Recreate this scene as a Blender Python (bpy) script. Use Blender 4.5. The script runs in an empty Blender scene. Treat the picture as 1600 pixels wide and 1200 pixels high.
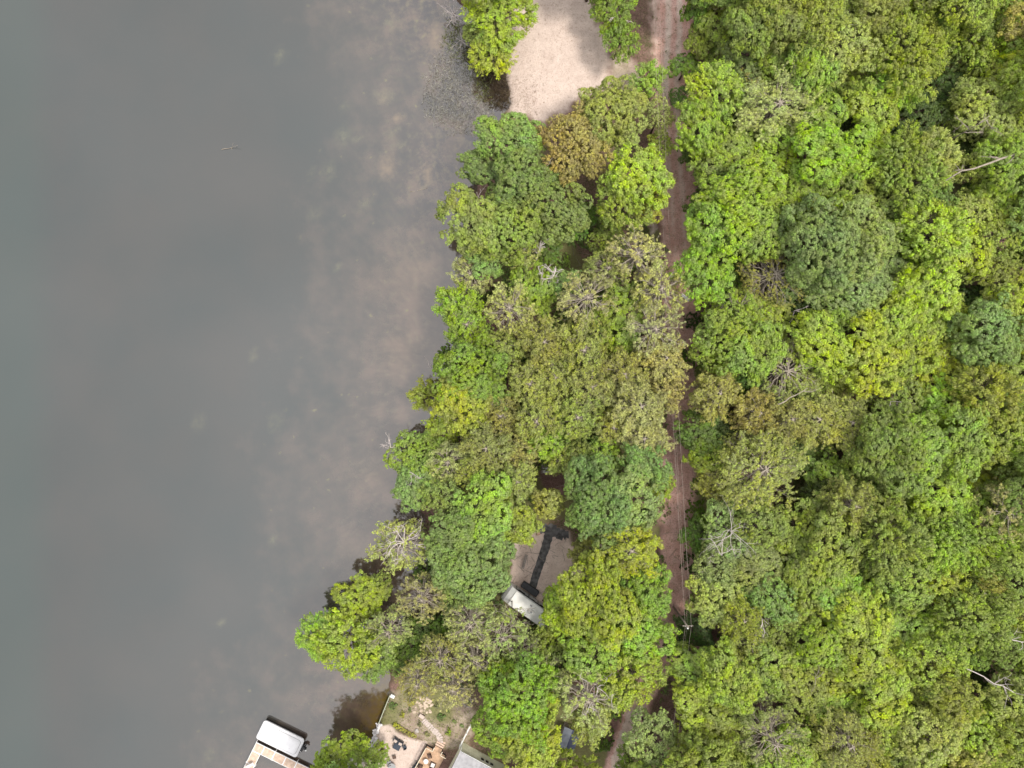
import bpy, math, random
import numpy as np
from math import radians, sin, cos, pi
sc = bpy.context.scene
C = sc.collection

# ------------------------------------------------------------------ camera, sky, sun, exposure
H = 110.0                      # drone height above the lake, metres
S = 800.0 / (H * 0.72)         # photograph pixels per metre on the ground
cd = bpy.data.cameras.new('camera'); cam = bpy.data.objects.new('camera', cd); C.objects.link(cam)
cd.sensor_width = 36; cd.lens = 25.0; cd.clip_start = 1; cd.clip_end = 9000
cam.location = (0, 0, H); cam.rotation_euler = (0, 0, 0)
sc.camera = cam
SUN_EL, SUN_AZ = radians(65), radians(-14)       # azimuth as a maths angle: sun stands to the lower right
w = bpy.data.worlds.new('World'); sc.world = w; w.use_nodes = True
nt = w.node_tree; nt.nodes.clear()
out = nt.nodes.new('ShaderNodeOutputWorld'); bg = nt.nodes.new('ShaderNodeBackground')
sky = nt.nodes.new('ShaderNodeTexSky'); sky.sky_type = 'NISHITA'; sky.sun_disc = False
sky.sun_elevation = SUN_EL; sky.sun_rotation = pi/2 - SUN_AZ
sky.air_density = 1.0; sky.dust_density = 3.0
geo = nt.nodes.new('ShaderNodeTexCoord')
ns = nt.nodes.new('ShaderNodeTexNoise'); ns.inputs['Scale'].default_value = 2.2; ns.inputs['Detail'].default_value = 3.5
ns.inputs['Roughness'].default_value = 0.5
nt.links.new(geo.outputs['Generated'], ns.inputs['Vector'])
ramp = nt.nodes.new('ShaderNodeMapRange'); ramp.inputs[1].default_value = 0.3; ramp.inputs[2].default_value = 0.7
ramp.inputs[3].default_value = 0.86; ramp.inputs[4].default_value = 1.12
nt.links.new(ns.outputs['Fac'], ramp.inputs[0])
cloud = nt.nodes.new('ShaderNodeMix'); cloud.data_type = 'RGBA'; cloud.inputs['Factor'].default_value = 0.86
cloud.inputs['B'].default_value = (9.3, 9.2, 9.1, 1)     # even cloud cover
nt.links.new(sky.outputs[0], cloud.inputs['A'])
mul = nt.nodes.new('ShaderNodeVectorMath'); mul.operation = 'SCALE'
nt.links.new(cloud.outputs['Result'], mul.inputs[0]); nt.links.new(ramp.outputs[0], mul.inputs['Scale'])
sep = nt.nodes.new('ShaderNodeSeparateXYZ'); nt.links.new(geo.outputs['Generated'], sep.inputs[0])
ov = nt.nodes.new('ShaderNodeMapRange'); ov.inputs[1].default_value = 0; ov.inputs[2].default_value = 1; ov.inputs[3].default_value = .5; ov.inputs[4].default_value = 1.35
nt.links.new(sep.outputs[2], ov.inputs[0])            # overcast sky: brighter overhead than at the horizon
mul2 = nt.nodes.new('ShaderNodeVectorMath'); mul2.operation = 'SCALE'
nt.links.new(mul.outputs[0], mul2.inputs[0]); nt.links.new(ov.outputs[0], mul2.inputs['Scale'])
nt.links.new(mul2.outputs[0], bg.inputs[0]); bg.inputs[1].default_value = 0.1
nt.links.new(bg.outputs[0], out.inputs[0])
sd = bpy.data.lights.new('sun', 'SUN'); sd.energy = 2.2; sd.angle = radians(12); sd.color = (1, .95, .86)
sun = bpy.data.objects.new('sun', sd); C.objects.link(sun)
sun.rotation_euler = (0, pi/2 - SUN_EL, SUN_AZ)
sc.view_settings.view_transform = 'Standard'; sc.view_settings.look = 'None'
sc.view_settings.exposure = 0.62; sc.view_settings.gamma = 1; sc.view_settings.use_curve_mapping = False
sc.cycles.max_bounces = 5; sc.cycles.diffuse_bounces = 3; sc.cycles.glossy_bounces = 2
sc.cycles.transmission_bounces = 3; sc.cycles.transparent_max_bounces = 4

# ------------------------------------------------------------------ helpers
def P(px, py, h=0.0):
    k = (H - h) / H
    return ((px - 800) / S * k, (600 - py) / S * k)
def noise2(x, y, f, seed=0):
    """cheap smooth value noise, numpy"""
    x = np.asarray(x, float) * f + seed * 17.3; y = np.asarray(y, float) * f + seed * 9.1
    xi = np.floor(x); yi = np.floor(y); xf = x - xi; yf = y - yi
    def hsh(a, b):
        v = np.sin(a * 127.1 + b * 311.7 + seed * 3.3) * 43758.5453
        return v - np.floor(v)
    u = xf * xf * (3 - 2 * xf); v = yf * yf * (3 - 2 * yf)
    return (hsh(xi, yi) * (1 - u) + hsh(xi + 1, yi) * u) * (1 - v) + (hsh(xi, yi + 1) * (1 - u) + hsh(xi + 1, yi + 1) * u) * v
SH = [(-500, 690), (0, 722), (30, 736), (60, 748), (90, 768), (110, 786), (130, 795), (168, 797), (185, 784), (210, 765), (260, 750), (330, 735), (420, 728), (500, 724), (560, 718),
      (620, 700), (680, 674), (740, 655), (800, 655), (860, 668), (930, 668), (970, 655), (1010, 622), (1050, 606), (1075, 609), (1087, 609),
      (1130, 592), (1165, 582), (1200, 566), (1235, 515), (1300, 470), (1700, 440)]
SHY = np.array([a for a, b in SH], float); SHX = np.array([b for a, b in SH], float)
def shore(py): return np.interp(py, SHY, SHX)
def inland(x, y):
    """metres inland of the waterline (negative: out on the lake)"""
    px = np.asarray(x) * S + 800; py = 600 - np.asarray(y) * S
    wig = (noise2(x, y, 0.45, 3) - .5) * 1.6 + (noise2(x, y, 1.3, 4) - .5) * .7
    wig = np.where(py > 1080, wig * .15, wig)
    return (px - shore(py)) / S * 0.86 + wig
def terr(x, y):
    d = inland(x, y); py = 600 - np.asarray(y) * S
    z = np.where(d < 0, d * 0.35, np.minimum(0.45, d * 0.22) + np.clip(d, 0, 60) * 0.012)
    z = np.where((py > 1080) & (d > 0.25), np.maximum(z, 0.62), z)
    z = z + np.where(d > 2, (noise2(x, y, .35, 7) - .5) * .22, 0)
    return np.maximum(z, -2.0)
def tz(x, y): return float(terr(np.array([x]), np.array([y]))[0])

def tag(o, label=None, cat=None, group=None, kind=None):
    if label: o['label'] = label
    if cat: o['category'] = cat
    if group: o['group'] = group
    if kind: o['kind'] = kind
    return o
def empty(name, loc, rz=0, label=None, cat=None, group=None):
    o = bpy.data.objects.new(name, None); C.objects.link(o); o.location = loc; o.rotation_euler = (0, 0, rz)
    o.empty_display_size = .3
    return tag(o, label, cat, group)
def link(name, me, parent=None):
    o = bpy.data.objects.new(name, me); C.objects.link(o)
    if parent: o.parent = parent
    return o

def mat(name, base=(.5, .5, .5), rough=.7, spec=.3, var=0.0, scale=3.0, bump=0.0, bscale=20.0, metal=0.0, base2=None, coord='Object'):
    m = bpy.data.materials.new(name); m.use_nodes = True; t = m.node_tree; b = t.nodes['Principled BSDF']
    b.inputs['Roughness'].default_value = rough; b.inputs['Specular IOR Level'].default_value = spec
    b.inputs['Metallic'].default_value = metal
    tc = t.nodes.new('ShaderNodeTexCoord')
    if var or base2:
        n = t.nodes.new('ShaderNodeTexNoise'); n.inputs['Scale'].default_value = scale; n.inputs['Detail'].default_value = 6
        t.links.new(tc.outputs[coord], n.inputs['Vector'])
        mx = t.nodes.new('ShaderNodeMix'); mx.data_type = 'RGBA'
        a = base; c = base2 or tuple(min(1, v * (1 + var)) for v in base); a = tuple(v * (1 - var) for v in base) if not base2 else base
        mx.inputs['A'].default_value = (*a, 1); mx.inputs['B'].default_value = (*c, 1)
        mr = t.nodes.new('ShaderNodeMapRange'); mr.inputs[1].default_value = .35; mr.inputs[2].default_value = .65
        t.links.new(n.outputs['Fac'], mr.inputs[0]); t.links.new(mr.outputs[0], mx.inputs['Factor'])
        t.links.new(mx.outputs['Result'], b.inputs['Base Color'])
    else: b.inputs['Base Color'].default_value = (*base, 1)
    if bump:
        n2 = t.nodes.new('ShaderNodeTexNoise'); n2.inputs['Scale'].default_value = bscale; n2.inputs['Detail'].default_value = 4
        t.links.new(tc.outputs[coord], n2.inputs['Vector'])
        bp = t.nodes.new('ShaderNodeBump'); bp.inputs['Strength'].default_value = bump; bp.inputs['Distance'].default_value = .05
        t.links.new(n2.outputs['Fac'], bp.inputs['Height']); t.links.new(bp.outputs[0], b.inputs['Normal'])
    return m

# ------------------------------------------------------------------ mesh builder for small objects
class MB:
    def __init__(s): s.v = []; s.f = []
    def add(s, vs, fs):
        n = len(s.v); s.v += [tuple(v) for v in vs]; s.f += [tuple(i + n for i in f) for f in fs]; return s
    def box(s, c, d, rz=0, bev=0.0, tilt=(0, 0)):
        x, y, z = d[0] / 2, d[1] / 2, d[2] / 2; vs = []
        if bev <= 0:
            vs = [(i * x, j * y, k * z) for k in (-1, 1) for i, j in ((-1, -1), (1, -1), (1, 1), (-1, 1))]
            fs = [(3, 2, 1, 0), (4, 5, 6, 7), (0, 1, 5, 4), (1, 2, 6, 5), (2, 3, 7, 6), (3, 0, 4, 7)]
        else:
            b = min(bev, x * .9, y * .9, z * .9)
            def ring(x, y, zz, c): return [(-x + c, -y, zz), (x - c, -y, zz), (x, -y + c, zz), (x, y - c, zz), (x - c, y, zz), (-x + c, y, zz), (-x, y - c, zz), (-x, -y + c, zz)]
            vs = ring(x - b, y - b, -z, b * .4) + ring(x, y, -z + b, b) + ring(x, y, z - b, b) + ring(x - b, y - b, z, b * .4)
            fs = [tuple(range(7, -1, -1)), tuple(range(24, 32))]
            for r in range(3):
                for i in range(8): fs.append((r * 8 + i, r * 8 + (i + 1) % 8, r * 8 + 8 + (i + 1) % 8, r * 8 + 8 + i))
        ca, sa = cos(rz), sin(rz); o = []
        for (a, b_, cc) in vs:
            cc2 = cc + a * tilt[0] + b_ * tilt[1]
            o.append((c[0] + a * ca - b_ * sa, c[1] + a * sa + b_ * ca, c[2] + cc2))
        return s.add(o, fs)
    def tube(s, pts, r, n=6, cap=True):
        pts = [np.array(p, float) for p in pts]; rs = r if isinstance(r, (list, tuple, np.ndarray)) else [r] * len(pts)
        vs = []; up = None
        for i, p in enumerate(pts):
            d = pts[min(i + 1, len(pts) - 1)] - pts[max(i - 1, 0)]; d /= (np.linalg.norm(d) + 1e-9)
            a = np.cross(d, (0, 0, 1) if abs(d[2]) < .9 else (1, 0, 0)); a /= np.linalg.norm(a); b = np.cross(d, a)
            for k in range(n):
                t = 2 * pi * k / n; vs.append(p + (a * cos(t) + b * sin(t)) * rs[i])
        fs = []
        for i in range(len(pts) - 1):
            for k in range(n): fs.append((i * n + k, i * n + (k + 1) % n, (i + 1) * n + (k + 1) % n, (i + 1) * n + k))
        if cap: fs.append(tuple(range(n - 1, -1, -1))); fs.append(tuple((len(pts) - 1) * n + k for k in range(n)))
        return s.add(vs, fs)
    def prism(s, poly, z0, z1):
        n = len(poly); vs = [(x, y, z0) for x, y in poly] + [(x, y, z1) for x, y in poly]
        fs = [tuple(range(n - 1, -1, -1)), tuple(range(n, 2 * n))] + [(i, (i + 1) % n, n + (i + 1) % n, n + i) for i in range(n)]
        return s.add(vs, fs)
    def mesh(s, name, m, smooth=False):
        me = bpy.data.meshes.new(name); me.from_pydata(s.v, [], s.f); me.materials.append(m)
        if smooth: me.polygons.foreach_set('use_smooth', [True] * len(me.polygons))
        me.update(); return me
    def build(s, name, m, parent=None, smooth=False): return link(name, s.mesh(name, m, smooth), parent)

def np_mesh(name, V, quads, m, attrs=None, smooth=False):
    me = bpy.data.meshes.new(name); nv, nf = len(V), len(quads); k = quads.shape[1]
    me.vertices.add(nv); me.vertices.foreach_set('co', np.ascontiguousarray(V, np.float32).ravel())
    me.loops.add(nf * k); me.loops.foreach_set('vertex_index', quads.astype(np.int32).ravel())
    me.polygons.add(nf); me.polygons.foreach_set('loop_start', np.arange(nf, dtype=np.int32) * k)
    me.polygons.foreach_set('loop_total', np.full(nf, k, np.int32))
    for an, (dom, arr) in (attrs or {}).items():
        a = me.attributes.new(an, 'FLOAT', dom); a.data.foreach_set('value', np.ascontiguousarray(arr, np.float32))
    me.materials.append(m); me.update(calc_edges=True)
    if smooth: me.polygons.foreach_set('use_smooth', np.ones(nf, bool))
    me.validate(); return me

# ------------------------------------------------------------------ ground materials
def nd(t, kind, **kw):
    n = t.nodes.new(kind)
    for k, v in kw.items(): setattr(n, k, v)
    return n
def noise_node(t, vec, scale, detail=5, rough=.6):
    n = t.nodes.new('ShaderNodeTexNoise'); n.inputs['Scale'].default_value = scale; n.inputs['Detail'].default_value = detail
    n.inputs['Roughness'].default_value = rough; t.links.new(vec, n.inputs['Vector']); return n.outputs['Fac']
def mrange(t, v, a, b, c=0.0, d=1.0):
    n = t.nodes.new('ShaderNodeMapRange'); n.inputs[1].default_value = a; n.inputs[2].default_value = b
    n.inputs[3].default_value = c; n.inputs[4].default_value = d; t.links.new(v, n.inputs[0]); return n.outputs[0]
def mixc(t, f, a, b):
    n = t.nodes.new('ShaderNodeMix'); n.data_type = 'RGBA'
    if isinstance(f, float): n.inputs['Factor'].default_value = f
    else: t.links.new(f, n.inputs['Factor'])
    for k, v in (('A', a), ('B', b)):
        if isinstance(v, tuple): n.inputs[k].default_value = (*v, 1)
        else: t.links.new(v, n.inputs[k])
    return n.outputs['Result']
def mathn(t, op, a, b):
    n = t.nodes.new('ShaderNodeMath'); n.operation = op
    for i, v in enumerate((a, b)):
        if isinstance(v, (int, float)): n.inputs[i].default_value = v
        else: t.links.new(v, n.inputs[i])
    return n.outputs[0]
def attr(t, name):
    n = t.nodes.new('ShaderNodeAttribute'); n.attribute_name = name; return n.outputs['Fac']

def ground_material():
    m = bpy.data.materials.new('ground'); m.use_nodes = True; t = m.node_tree; b = t.nodes['Principled BSDF']
    b.inputs['Roughness'].default_value = .95; b.inputs['Specular IOR Level'].default_value = .1
    pos = t.nodes.new('ShaderNodeNewGeometry').outputs['Position']
    big = noise_node(t, pos, .12, 5); mid = noise_node(t, pos, .8, 6); fine = noise_node(t, pos, 5.0, 6, .75); vf = noise_node(t, pos, 18.0, 4, .8)
    lit = mixc(t, mrange(t, mid, .35, .65), (.17, .10, .085), (.27, .165, .14))
    lit = mixc(t, mrange(t, fine, .45, .7), lit, (.07, .042, .032))
    lit = mixc(t, mrange(t, vf, .58, .75), lit, (.24, .165, .13))
    lit = mixc(t, mathn(t, 'MULTIPLY', mrange(t, big, .45, .62), mrange(t, fine, .4, .6)), lit, (.075, .085, .03))
    sand = mixc(t, mrange(t, mid, .3, .7), (.50, .40, .35), (.62, .51, .45))
    sand = mixc(t, mathn(t, 'MULTIPLY', mrange(t, fine, .5, .68), .65), sand, (.33, .225, .17))
    sand = mixc(t, mathn(t, 'MULTIPLY', mrange(t, vf, .6, .7), .6), sand, (.20, .14, .10))
    rut = mixc(t, mrange(t, mid, .3, .7), (.56, .43, .36), (.74, .60, .52))
    rut = mixc(t, mathn(t, 'MULTIPLY', mrange(t, fine, .5, .7), .5), rut, (.15, .095, .075))
    trk = mixc(t, mrange(t, mid, .35, .65), (.56, .33, .27), (.66, .43, .37))
    trk = mixc(t, mathn(t, 'MULTIPLY', mrange(t, fine, .48, .66), .7), trk, (.20, .11, .09))
    trk = mixc(t, mathn(t, 'MULTIPLY', mrange(t, vf, .6, .72), .7), trk, (.42, .31, .25))
    grass = mixc(t, mrange(t, fine, .35, .65), (.10, .115, .035), (.22, .21, .09))
    gar = mixc(t, mrange(t, mid, .35, .65), (.28, .20, .175), (.42, .33, .28))
    gar = mixc(t, mathn(t, 'MULTIPLY', mrange(t, fine, .46, .62), .8), gar, (.24, .24, .10))
    def blend(base, name, colr, soft=.22):
        a = attr(t, name); e = mathn(t, 'ADD', a, mathn(t, 'MULTIPLY', mathn(t, 'SUBTRACT', fine, .5), .7))
        e = mathn(t, 'ADD', e, mathn(t, 'MULTIPLY', mathn(t, 'SUBTRACT', mid, .5), .5))
        return mixc(t, mrange(t, e, .5 - soft, .5 + soft), base, colr)
    col = blend(lit, 'track', trk, .3); col = blend(col, 'garden', gar); col = blend(col, 'grass', grass, .3)
    col = blend(col, 'sand', sand, .25); col = blend(col, 'rut', rut, .3)
    mud = attr(t, 'wet'); col = mixc(t, mud, col, (.03, .024, .015))
    t.links.new(col, b.inputs['Base Color'])
    bp = t.nodes.new('ShaderNodeBump'); bp.inputs['Strength'].default_value = .7; bp.inputs['Distance'].default_value = .12
    t.links.new(fine, bp.inputs['Height']); t.links.new(bp.outputs[0], b.inputs['Normal'])
    return m
M_ground = ground_material()

def poly_sd(px, py, poly):
    """signed distance in pixels, positive inside"""
    poly = np.array(poly, float); n = len(poly); d = np.full(px.shape, 1e9); ins = np.zeros(px.shape, bool)
    for i in range(n):
        a = poly[i]; b = poly[(i + 1) % n]; ex, ey = b - a
        wx = px - a[0]; wy = py - a[1]; tt = np.clip((wx * ex + wy * ey) / (ex * ex + ey * ey), 0, 1)
        d = np.minimum(d, np.hypot(wx - ex * tt, wy - ey * tt))
        c = ((a[1] <= py) & (b[1] > py)) | ((b[1] <= py) & (a[1] > py))
        xx = a[0] + (py - a[1]) / np.where(ey == 0, 1e-9, ey) * ex
        ins ^= c & (px < xx)
    return np.where(ins, d, -d)

TRK = [(-300, 1046, 30), (0, 1052, 30), (60, 1052, 30), (120, 1048, 32), (200, 1048, 28), (300, 1056, 30), (400, 1062, 30), (500, 1062, 30), (600, 1062, 28), (700, 1066, 32),
       (800, 1066, 32), (900, 1058, 30), (960, 1050, 30), (1030, 1030, 26), (1100, 995, 20), (1180, 968, 20), (1400, 940, 20)]
ty_, tx_, tw_ = (np.array([a[i] for a in TRK], float) for i in range(3))
SANDP = [(812, -60), (800, 60), (786, 105), (783, 150), (800, 178), (835, 192), (880, 180), (915, 158), (945, 140), (950, 105), (942, 60), (925, 15), (922, -60)]
BEACHP = [(593, 1132), (612, 1128), (622, 1140), (650, 1152), (668, 1156), (660, 1175), (644, 1205), (600, 1290), (500, 1290), (560, 1200), (580, 1168)]
RVP = [(806, 842), (850, 828), (890, 826), (900, 862), (935, 852), (930, 890), (898, 908), (875, 955), (850, 955), (790, 915), (796, 875)]
GARP = [(600, 1085), (650, 1078), (720, 1075), (745, 1110), (735, 1165), (690, 1170), (655, 1150), (620, 1135), (598, 1120)]
SAND2 = [(1004, 330), (1022, 325), (1028, 360), (1015, 372)]
xs = np.arange(P(455, 0)[0], P(1960, 0)[0], .42); ys = np.arange(P(0, 1500)[1], P(0, -300)[1], .42)
GX, GY = np.meshgrid(xs, ys); nx, ny = len(xs), len(ys)
GXf, GYf = GX.ravel(), GY.ravel(); PXf = GXf * S + 800; PYf = 600 - GYf * S
inl = inland(GXf, GYf); Z = terr(GXf, GYf)
wob = (noise2(GXf, GYf, .25, 11) - .5) * 14 + (noise2(GXf, GYf, .9, 12) - .5) * 8
def mask(poly, soft=8, wb=1.0): return np.clip(.5 + (poly_sd(PXf, PYf, poly) + wob * wb) / (2 * soft), 0, 1)
tc_ = np.interp(PYf, ty_, tx_); tw = np.interp(PYf, ty_, tw_)
m_track = np.clip(.5 + (tw - np.abs(PXf - tc_) + wob * .6) / 16, 0, 1)
rf = np.clip(1.25 - PYf / 460, .25, 1)
r1 = np.clip(1.05 - np.abs(PXf - (tc_ - 9)) / 7.0, 0, 1); r2 = np.clip(1.05 - np.abs(PXf - (tc_ + 8)) / 7.0, 0, 1)
m_rut = np.maximum(r1, r2) * rf * 1.0 + np.clip(.55 - np.abs(PXf - 1022) / 40, 0, 1) * np.clip(1 - PYf / 330, 0, 1) * .9
m_rut = np.maximum(m_rut, np.clip((PYf - 1060) / 60, 0, 1) * .8 * (np.abs(PXf - tc_) < 14))
m_rut = np.maximum(m_rut, np.clip(.5 + (26 - np.hypot(PXf - 968, PYf - 118)) / 30, 0, .55))
m_sand = np.maximum(mask(SANDP, 10), mask(BEACHP, 4, .25)); m_sand = np.maximum(m_sand, mask(SAND2, 5)); 
m_rvp = mask(RVP, 7); m_rut = np.maximum(m_rut, m_rvp * .95)
m_gar = mask(GARP, 8, .6)
m_grass = np.clip((noise2(GXf, GYf, .22, 21) - .58) * 4, 0, .7) * (m_track < .4)
m_grass = np.maximum(m_grass, np.clip(.5 + (22 - np.hypot(PXf - 812, PYf - 150)) / 20, 0, 1) * .55)
m_grass = np.maximum(m_grass, np.clip(.5 + (14 - np.abs(PXf - 1098)) / 16, 0, 1) * (PYf > 700) * (PYf < 860) * .8)
m_wet = np.clip(1 - (inl + .2) / .9, 0, 1) * (PYf < 1080) * .8
Z = Z - np.where(m_rut > .5, .05, 0)
V = np.stack([GXf, GYf, Z], 1)
idx = np.arange(nx * ny).reshape(ny, nx)
Q = np.stack([idx[:-1, :-1], idx[:-1, 1:], idx[1:, 1:], idx[1:, :-1]], -1).reshape(-1, 4)
qa = lambda a: a[Q].mean(1)
keep = qa(inl) > -6
kindq = np.zeros(len(Q), int)
kindq[qa(m_track) > .35] = 1
kindq[(qa(mask(SANDP, 10)) > .5)] = 2
kindq[(qa(mask(BEACHP, 4, .25)) > .5)] = 3
for kk, nm in enumerate(('ground', 'dirt_track', 'sand_clearing', 'beach')):
    q = Q[(kindq == kk) & keep]; used, inv = np.unique(q, return_inverse=True)
    me = np_mesh(nm, V[used], inv.reshape(-1, 4), M_ground, {a: ('POINT', arr[used]) for a, arr in
                 (('track', m_track), ('rut', m_rut), ('sand', m_sand), ('garden', m_gar), ('grass', m_grass), ('wet', m_wet))}, True)
    tag(link(nm, me), kind='structure')
far = MB().box((0, 0, -3.5), (6000, 6000, 1)).build('far_ground', mat('far_ground', (.09, .07, .05), .95, .1, .3, .05)); tag(far, kind='structure')

# ------------------------------------------------------------------ the lake
def water_material():
    m = bpy.data.materials.new('water'); m.use_nodes = True; t = m.node_tree; b = t.nodes['Principled BSDF']
    pos = t.nodes.new('ShaderNodeNewGeometry').outputs['Position']; sh = attr(t, 'shallow')
    n1 = noise_node(t, pos, .055, 4, .55); n2 = noise_node(t, pos, .28, 5, .6); n3 = noise_node(t, pos, 1.1, 4, .6); n4 = noise_node(t, pos, .9, 1, .5)
    deep = mixc(t, mrange(t, n1, .35, .65), (.012, .018, .017), (.022, .022, .019))
    sil = mixc(t, mrange(t, n2, .35, .62), (.048, .036, .030), (.090, .062, .048))
    sil = mixc(t, mathn(t, 'MULTIPLY', mrange(t, n3, .52, .68), .5), sil, (.10, .085, .055))
    bed = attr(t, 'bed'); drk = mathn(t, 'MULTIPLY', bed, mathn(t, 'MULTIPLY', mrange(t, n2, .62, .45), mrange(t, n3, .62, .42)))
    sil = mixc(t, drk, sil, (.026, .020, .026)); sil = mixc(t, mathn(t, 'MULTIPLY', mathn(t, 'MULTIPLY', bed, .55), mrange(t, n4, .54, .74)), sil, (.14, .115, .06))
    e = mathn(t, 'ADD', sh, mathn(t, 'MULTIPLY', mathn(t, 'SUBTRACT', n2, .5), .55)); e = mathn(t, 'ADD', e, mathn(t, 'MULTIPLY', mathn(t, 'SUBTRACT', n1, .5), .7))
    col = mixc(t, mrange(t, e, .2, .85), deep, sil)
    weed = mathn(t, 'MULTIPLY', mrange(t, n4, .70, .78), mathn(t, 'MULTIPLY', mrange(t, sh, .05, .5), mrange(t, n2, .4, .6)))
    col = mixc(t, mathn(t, 'MULTIPLY', weed, .8), col, (.12, .11, .045))
    col = mixc(t, mathn(t, 'MULTIPLY', attr(t, 'peach'), mrange(t, n3, .3, .6, .3, .8)), col, (.15, .105, .065))
    col = mixc(t, mathn(t, 'MULTIPLY', attr(t, 'weeds'), mrange(t, n3, .35, .6, .1, .5)), col, (.11, .105, .055))
    gold = attr(t, 'golden'); col = mixc(t, mathn(t, 'MULTIPLY', gold, mrange(t, n3, .3, .6)), col, (.085, .055, .012))
    teal = attr(t, 'teal'); col = mixc(t, teal, col, (.008, .03, .024))
    t.links.new(col, b.inputs['Base Color'])
    b.inputs['Roughness'].default_value = .045; b.inputs['IOR'].default_value = 2.02; b.inputs['Specular IOR Level'].default_value = .5
    bp = t.nodes.new('ShaderNodeBump'); bp.inputs['Strength'].default_value = .10; bp.inputs['Distance'].default_value = .02
    rp = noise_node(t, pos, 2.6, 3, .6); t.links.new(rp, bp.inputs['Height']); t.links.new(bp.outputs[0], b.inputs['Normal'])
    return m
wx = np.arange(-260, 60, 1.0); wy = np.arange(-200, 200, 1.0); WX, WY = np.meshgrid(wx, wy); WXf, WYf = WX.ravel(), WY.ravel()
wi = inland(WXf, WYf); wpx = WXf * S + 800; wpy = 600 - WYf * S
shal = np.clip(1 + (wi + 1) / 30, 0, 1) ** 1.3
bed = np.clip(1 + (wi + 1) / 22, 0, 1) * np.clip((420 - wpy) / 120, 0, 1)
gold = np.clip(1 + (wi + .3) / 4.0, 0, 1) * np.clip((wpy - 1030) / 30, 0, 1) * np.clip((1230 - wpy) / 30, 0, 1)
teal = np.clip((90 - wpx) / 110, 0, .45)
wid = np.arange(len(WXf)).reshape(len(wy), len(wx))
WQ = np.stack([wid[:-1, :-1], wid[:-1, 1:], wid[1:, 1:], wid[1:, :-1]], -1).reshape(-1, 4)
WQ = WQ[wi[WQ].min(1) < 3]
weedm = np.zeros(len(WXf)); peach = np.zeros(len(WXf))
for (a_, b_, c_, d_) in ((612, 35, 9, 12), (536, 212, 14, 16), (560, 214, 8, 8), (515, 267, 10, 16), (612, 210, 12, 8), (624, 228, 8, 8), (570, 320, 9, 10), (491, 334, 8, 10), (437, 87, 10, 12), (526, 420, 7, 6), (428, 843, 7, 10),
                        (345, 972, 9, 6), (328, 1180, 10, 10), (395, 555, 7, 9), (310, 660, 9, 12), (430, 660, 8, 16), (484, 270, 5, 8), (540, 168, 8, 8), (633, 90, 6, 6), (600, 150, 20, 10)):
    weedm = np.maximum(weedm, np.clip(1.2 - np.hypot((wpx - a_) / c_, (wpy - b_) / d_), 0, 1))
for (a_, b_, c_, d_) in ((604, 262, 14, 22), (668, 272, 9, 20), (715, 226, 8, 24), (682, 60, 16, 34), (620, 186, 10, 9), (600, 152, 9, 8), (655, 420, 60, 60), (640, 560, 50, 50), (590, 740, 50, 30), (560, 870, 40, 40)):
    peach = np.maximum(peach, np.clip(1.2 - np.hypot((wpx - a_) / c_, (wpy - b_) / d_), 0, 1) * (1 if c_ < 30 else .32))
M_water = water_material()
lake = link('lake', np_mesh('lake', np.stack([WXf, WYf, WXf * 0], 1), WQ, M_water, {'shallow': ('POINT', shal), 'bed': ('POINT', bed), 'weeds': ('POINT', weedm), 'peach': ('POINT', peach), 'golden': ('POINT', gold), 'teal': ('POINT', teal)}))
tag(lake, kind='structure')
fm = MB(); fm.add([(-3000, -3000, 0), (-260, -3000, 0), (-260, 3000, 0), (-3000, 3000, 0)], [(0, 1, 2, 3)])
fm.add([(-260, -3000, 0), (-20, -3000, 0), (-20, -200, 0), (-260, -200, 0)], [(0, 1, 2, 3)])
fm.add([(-260, 199, 0), (-12, 199, 0), (-12, 3000, 0), (-260, 3000, 0)], [(0, 1, 2, 3)])
tag(fm.build('far_water', M_water), kind='structure')

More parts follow.
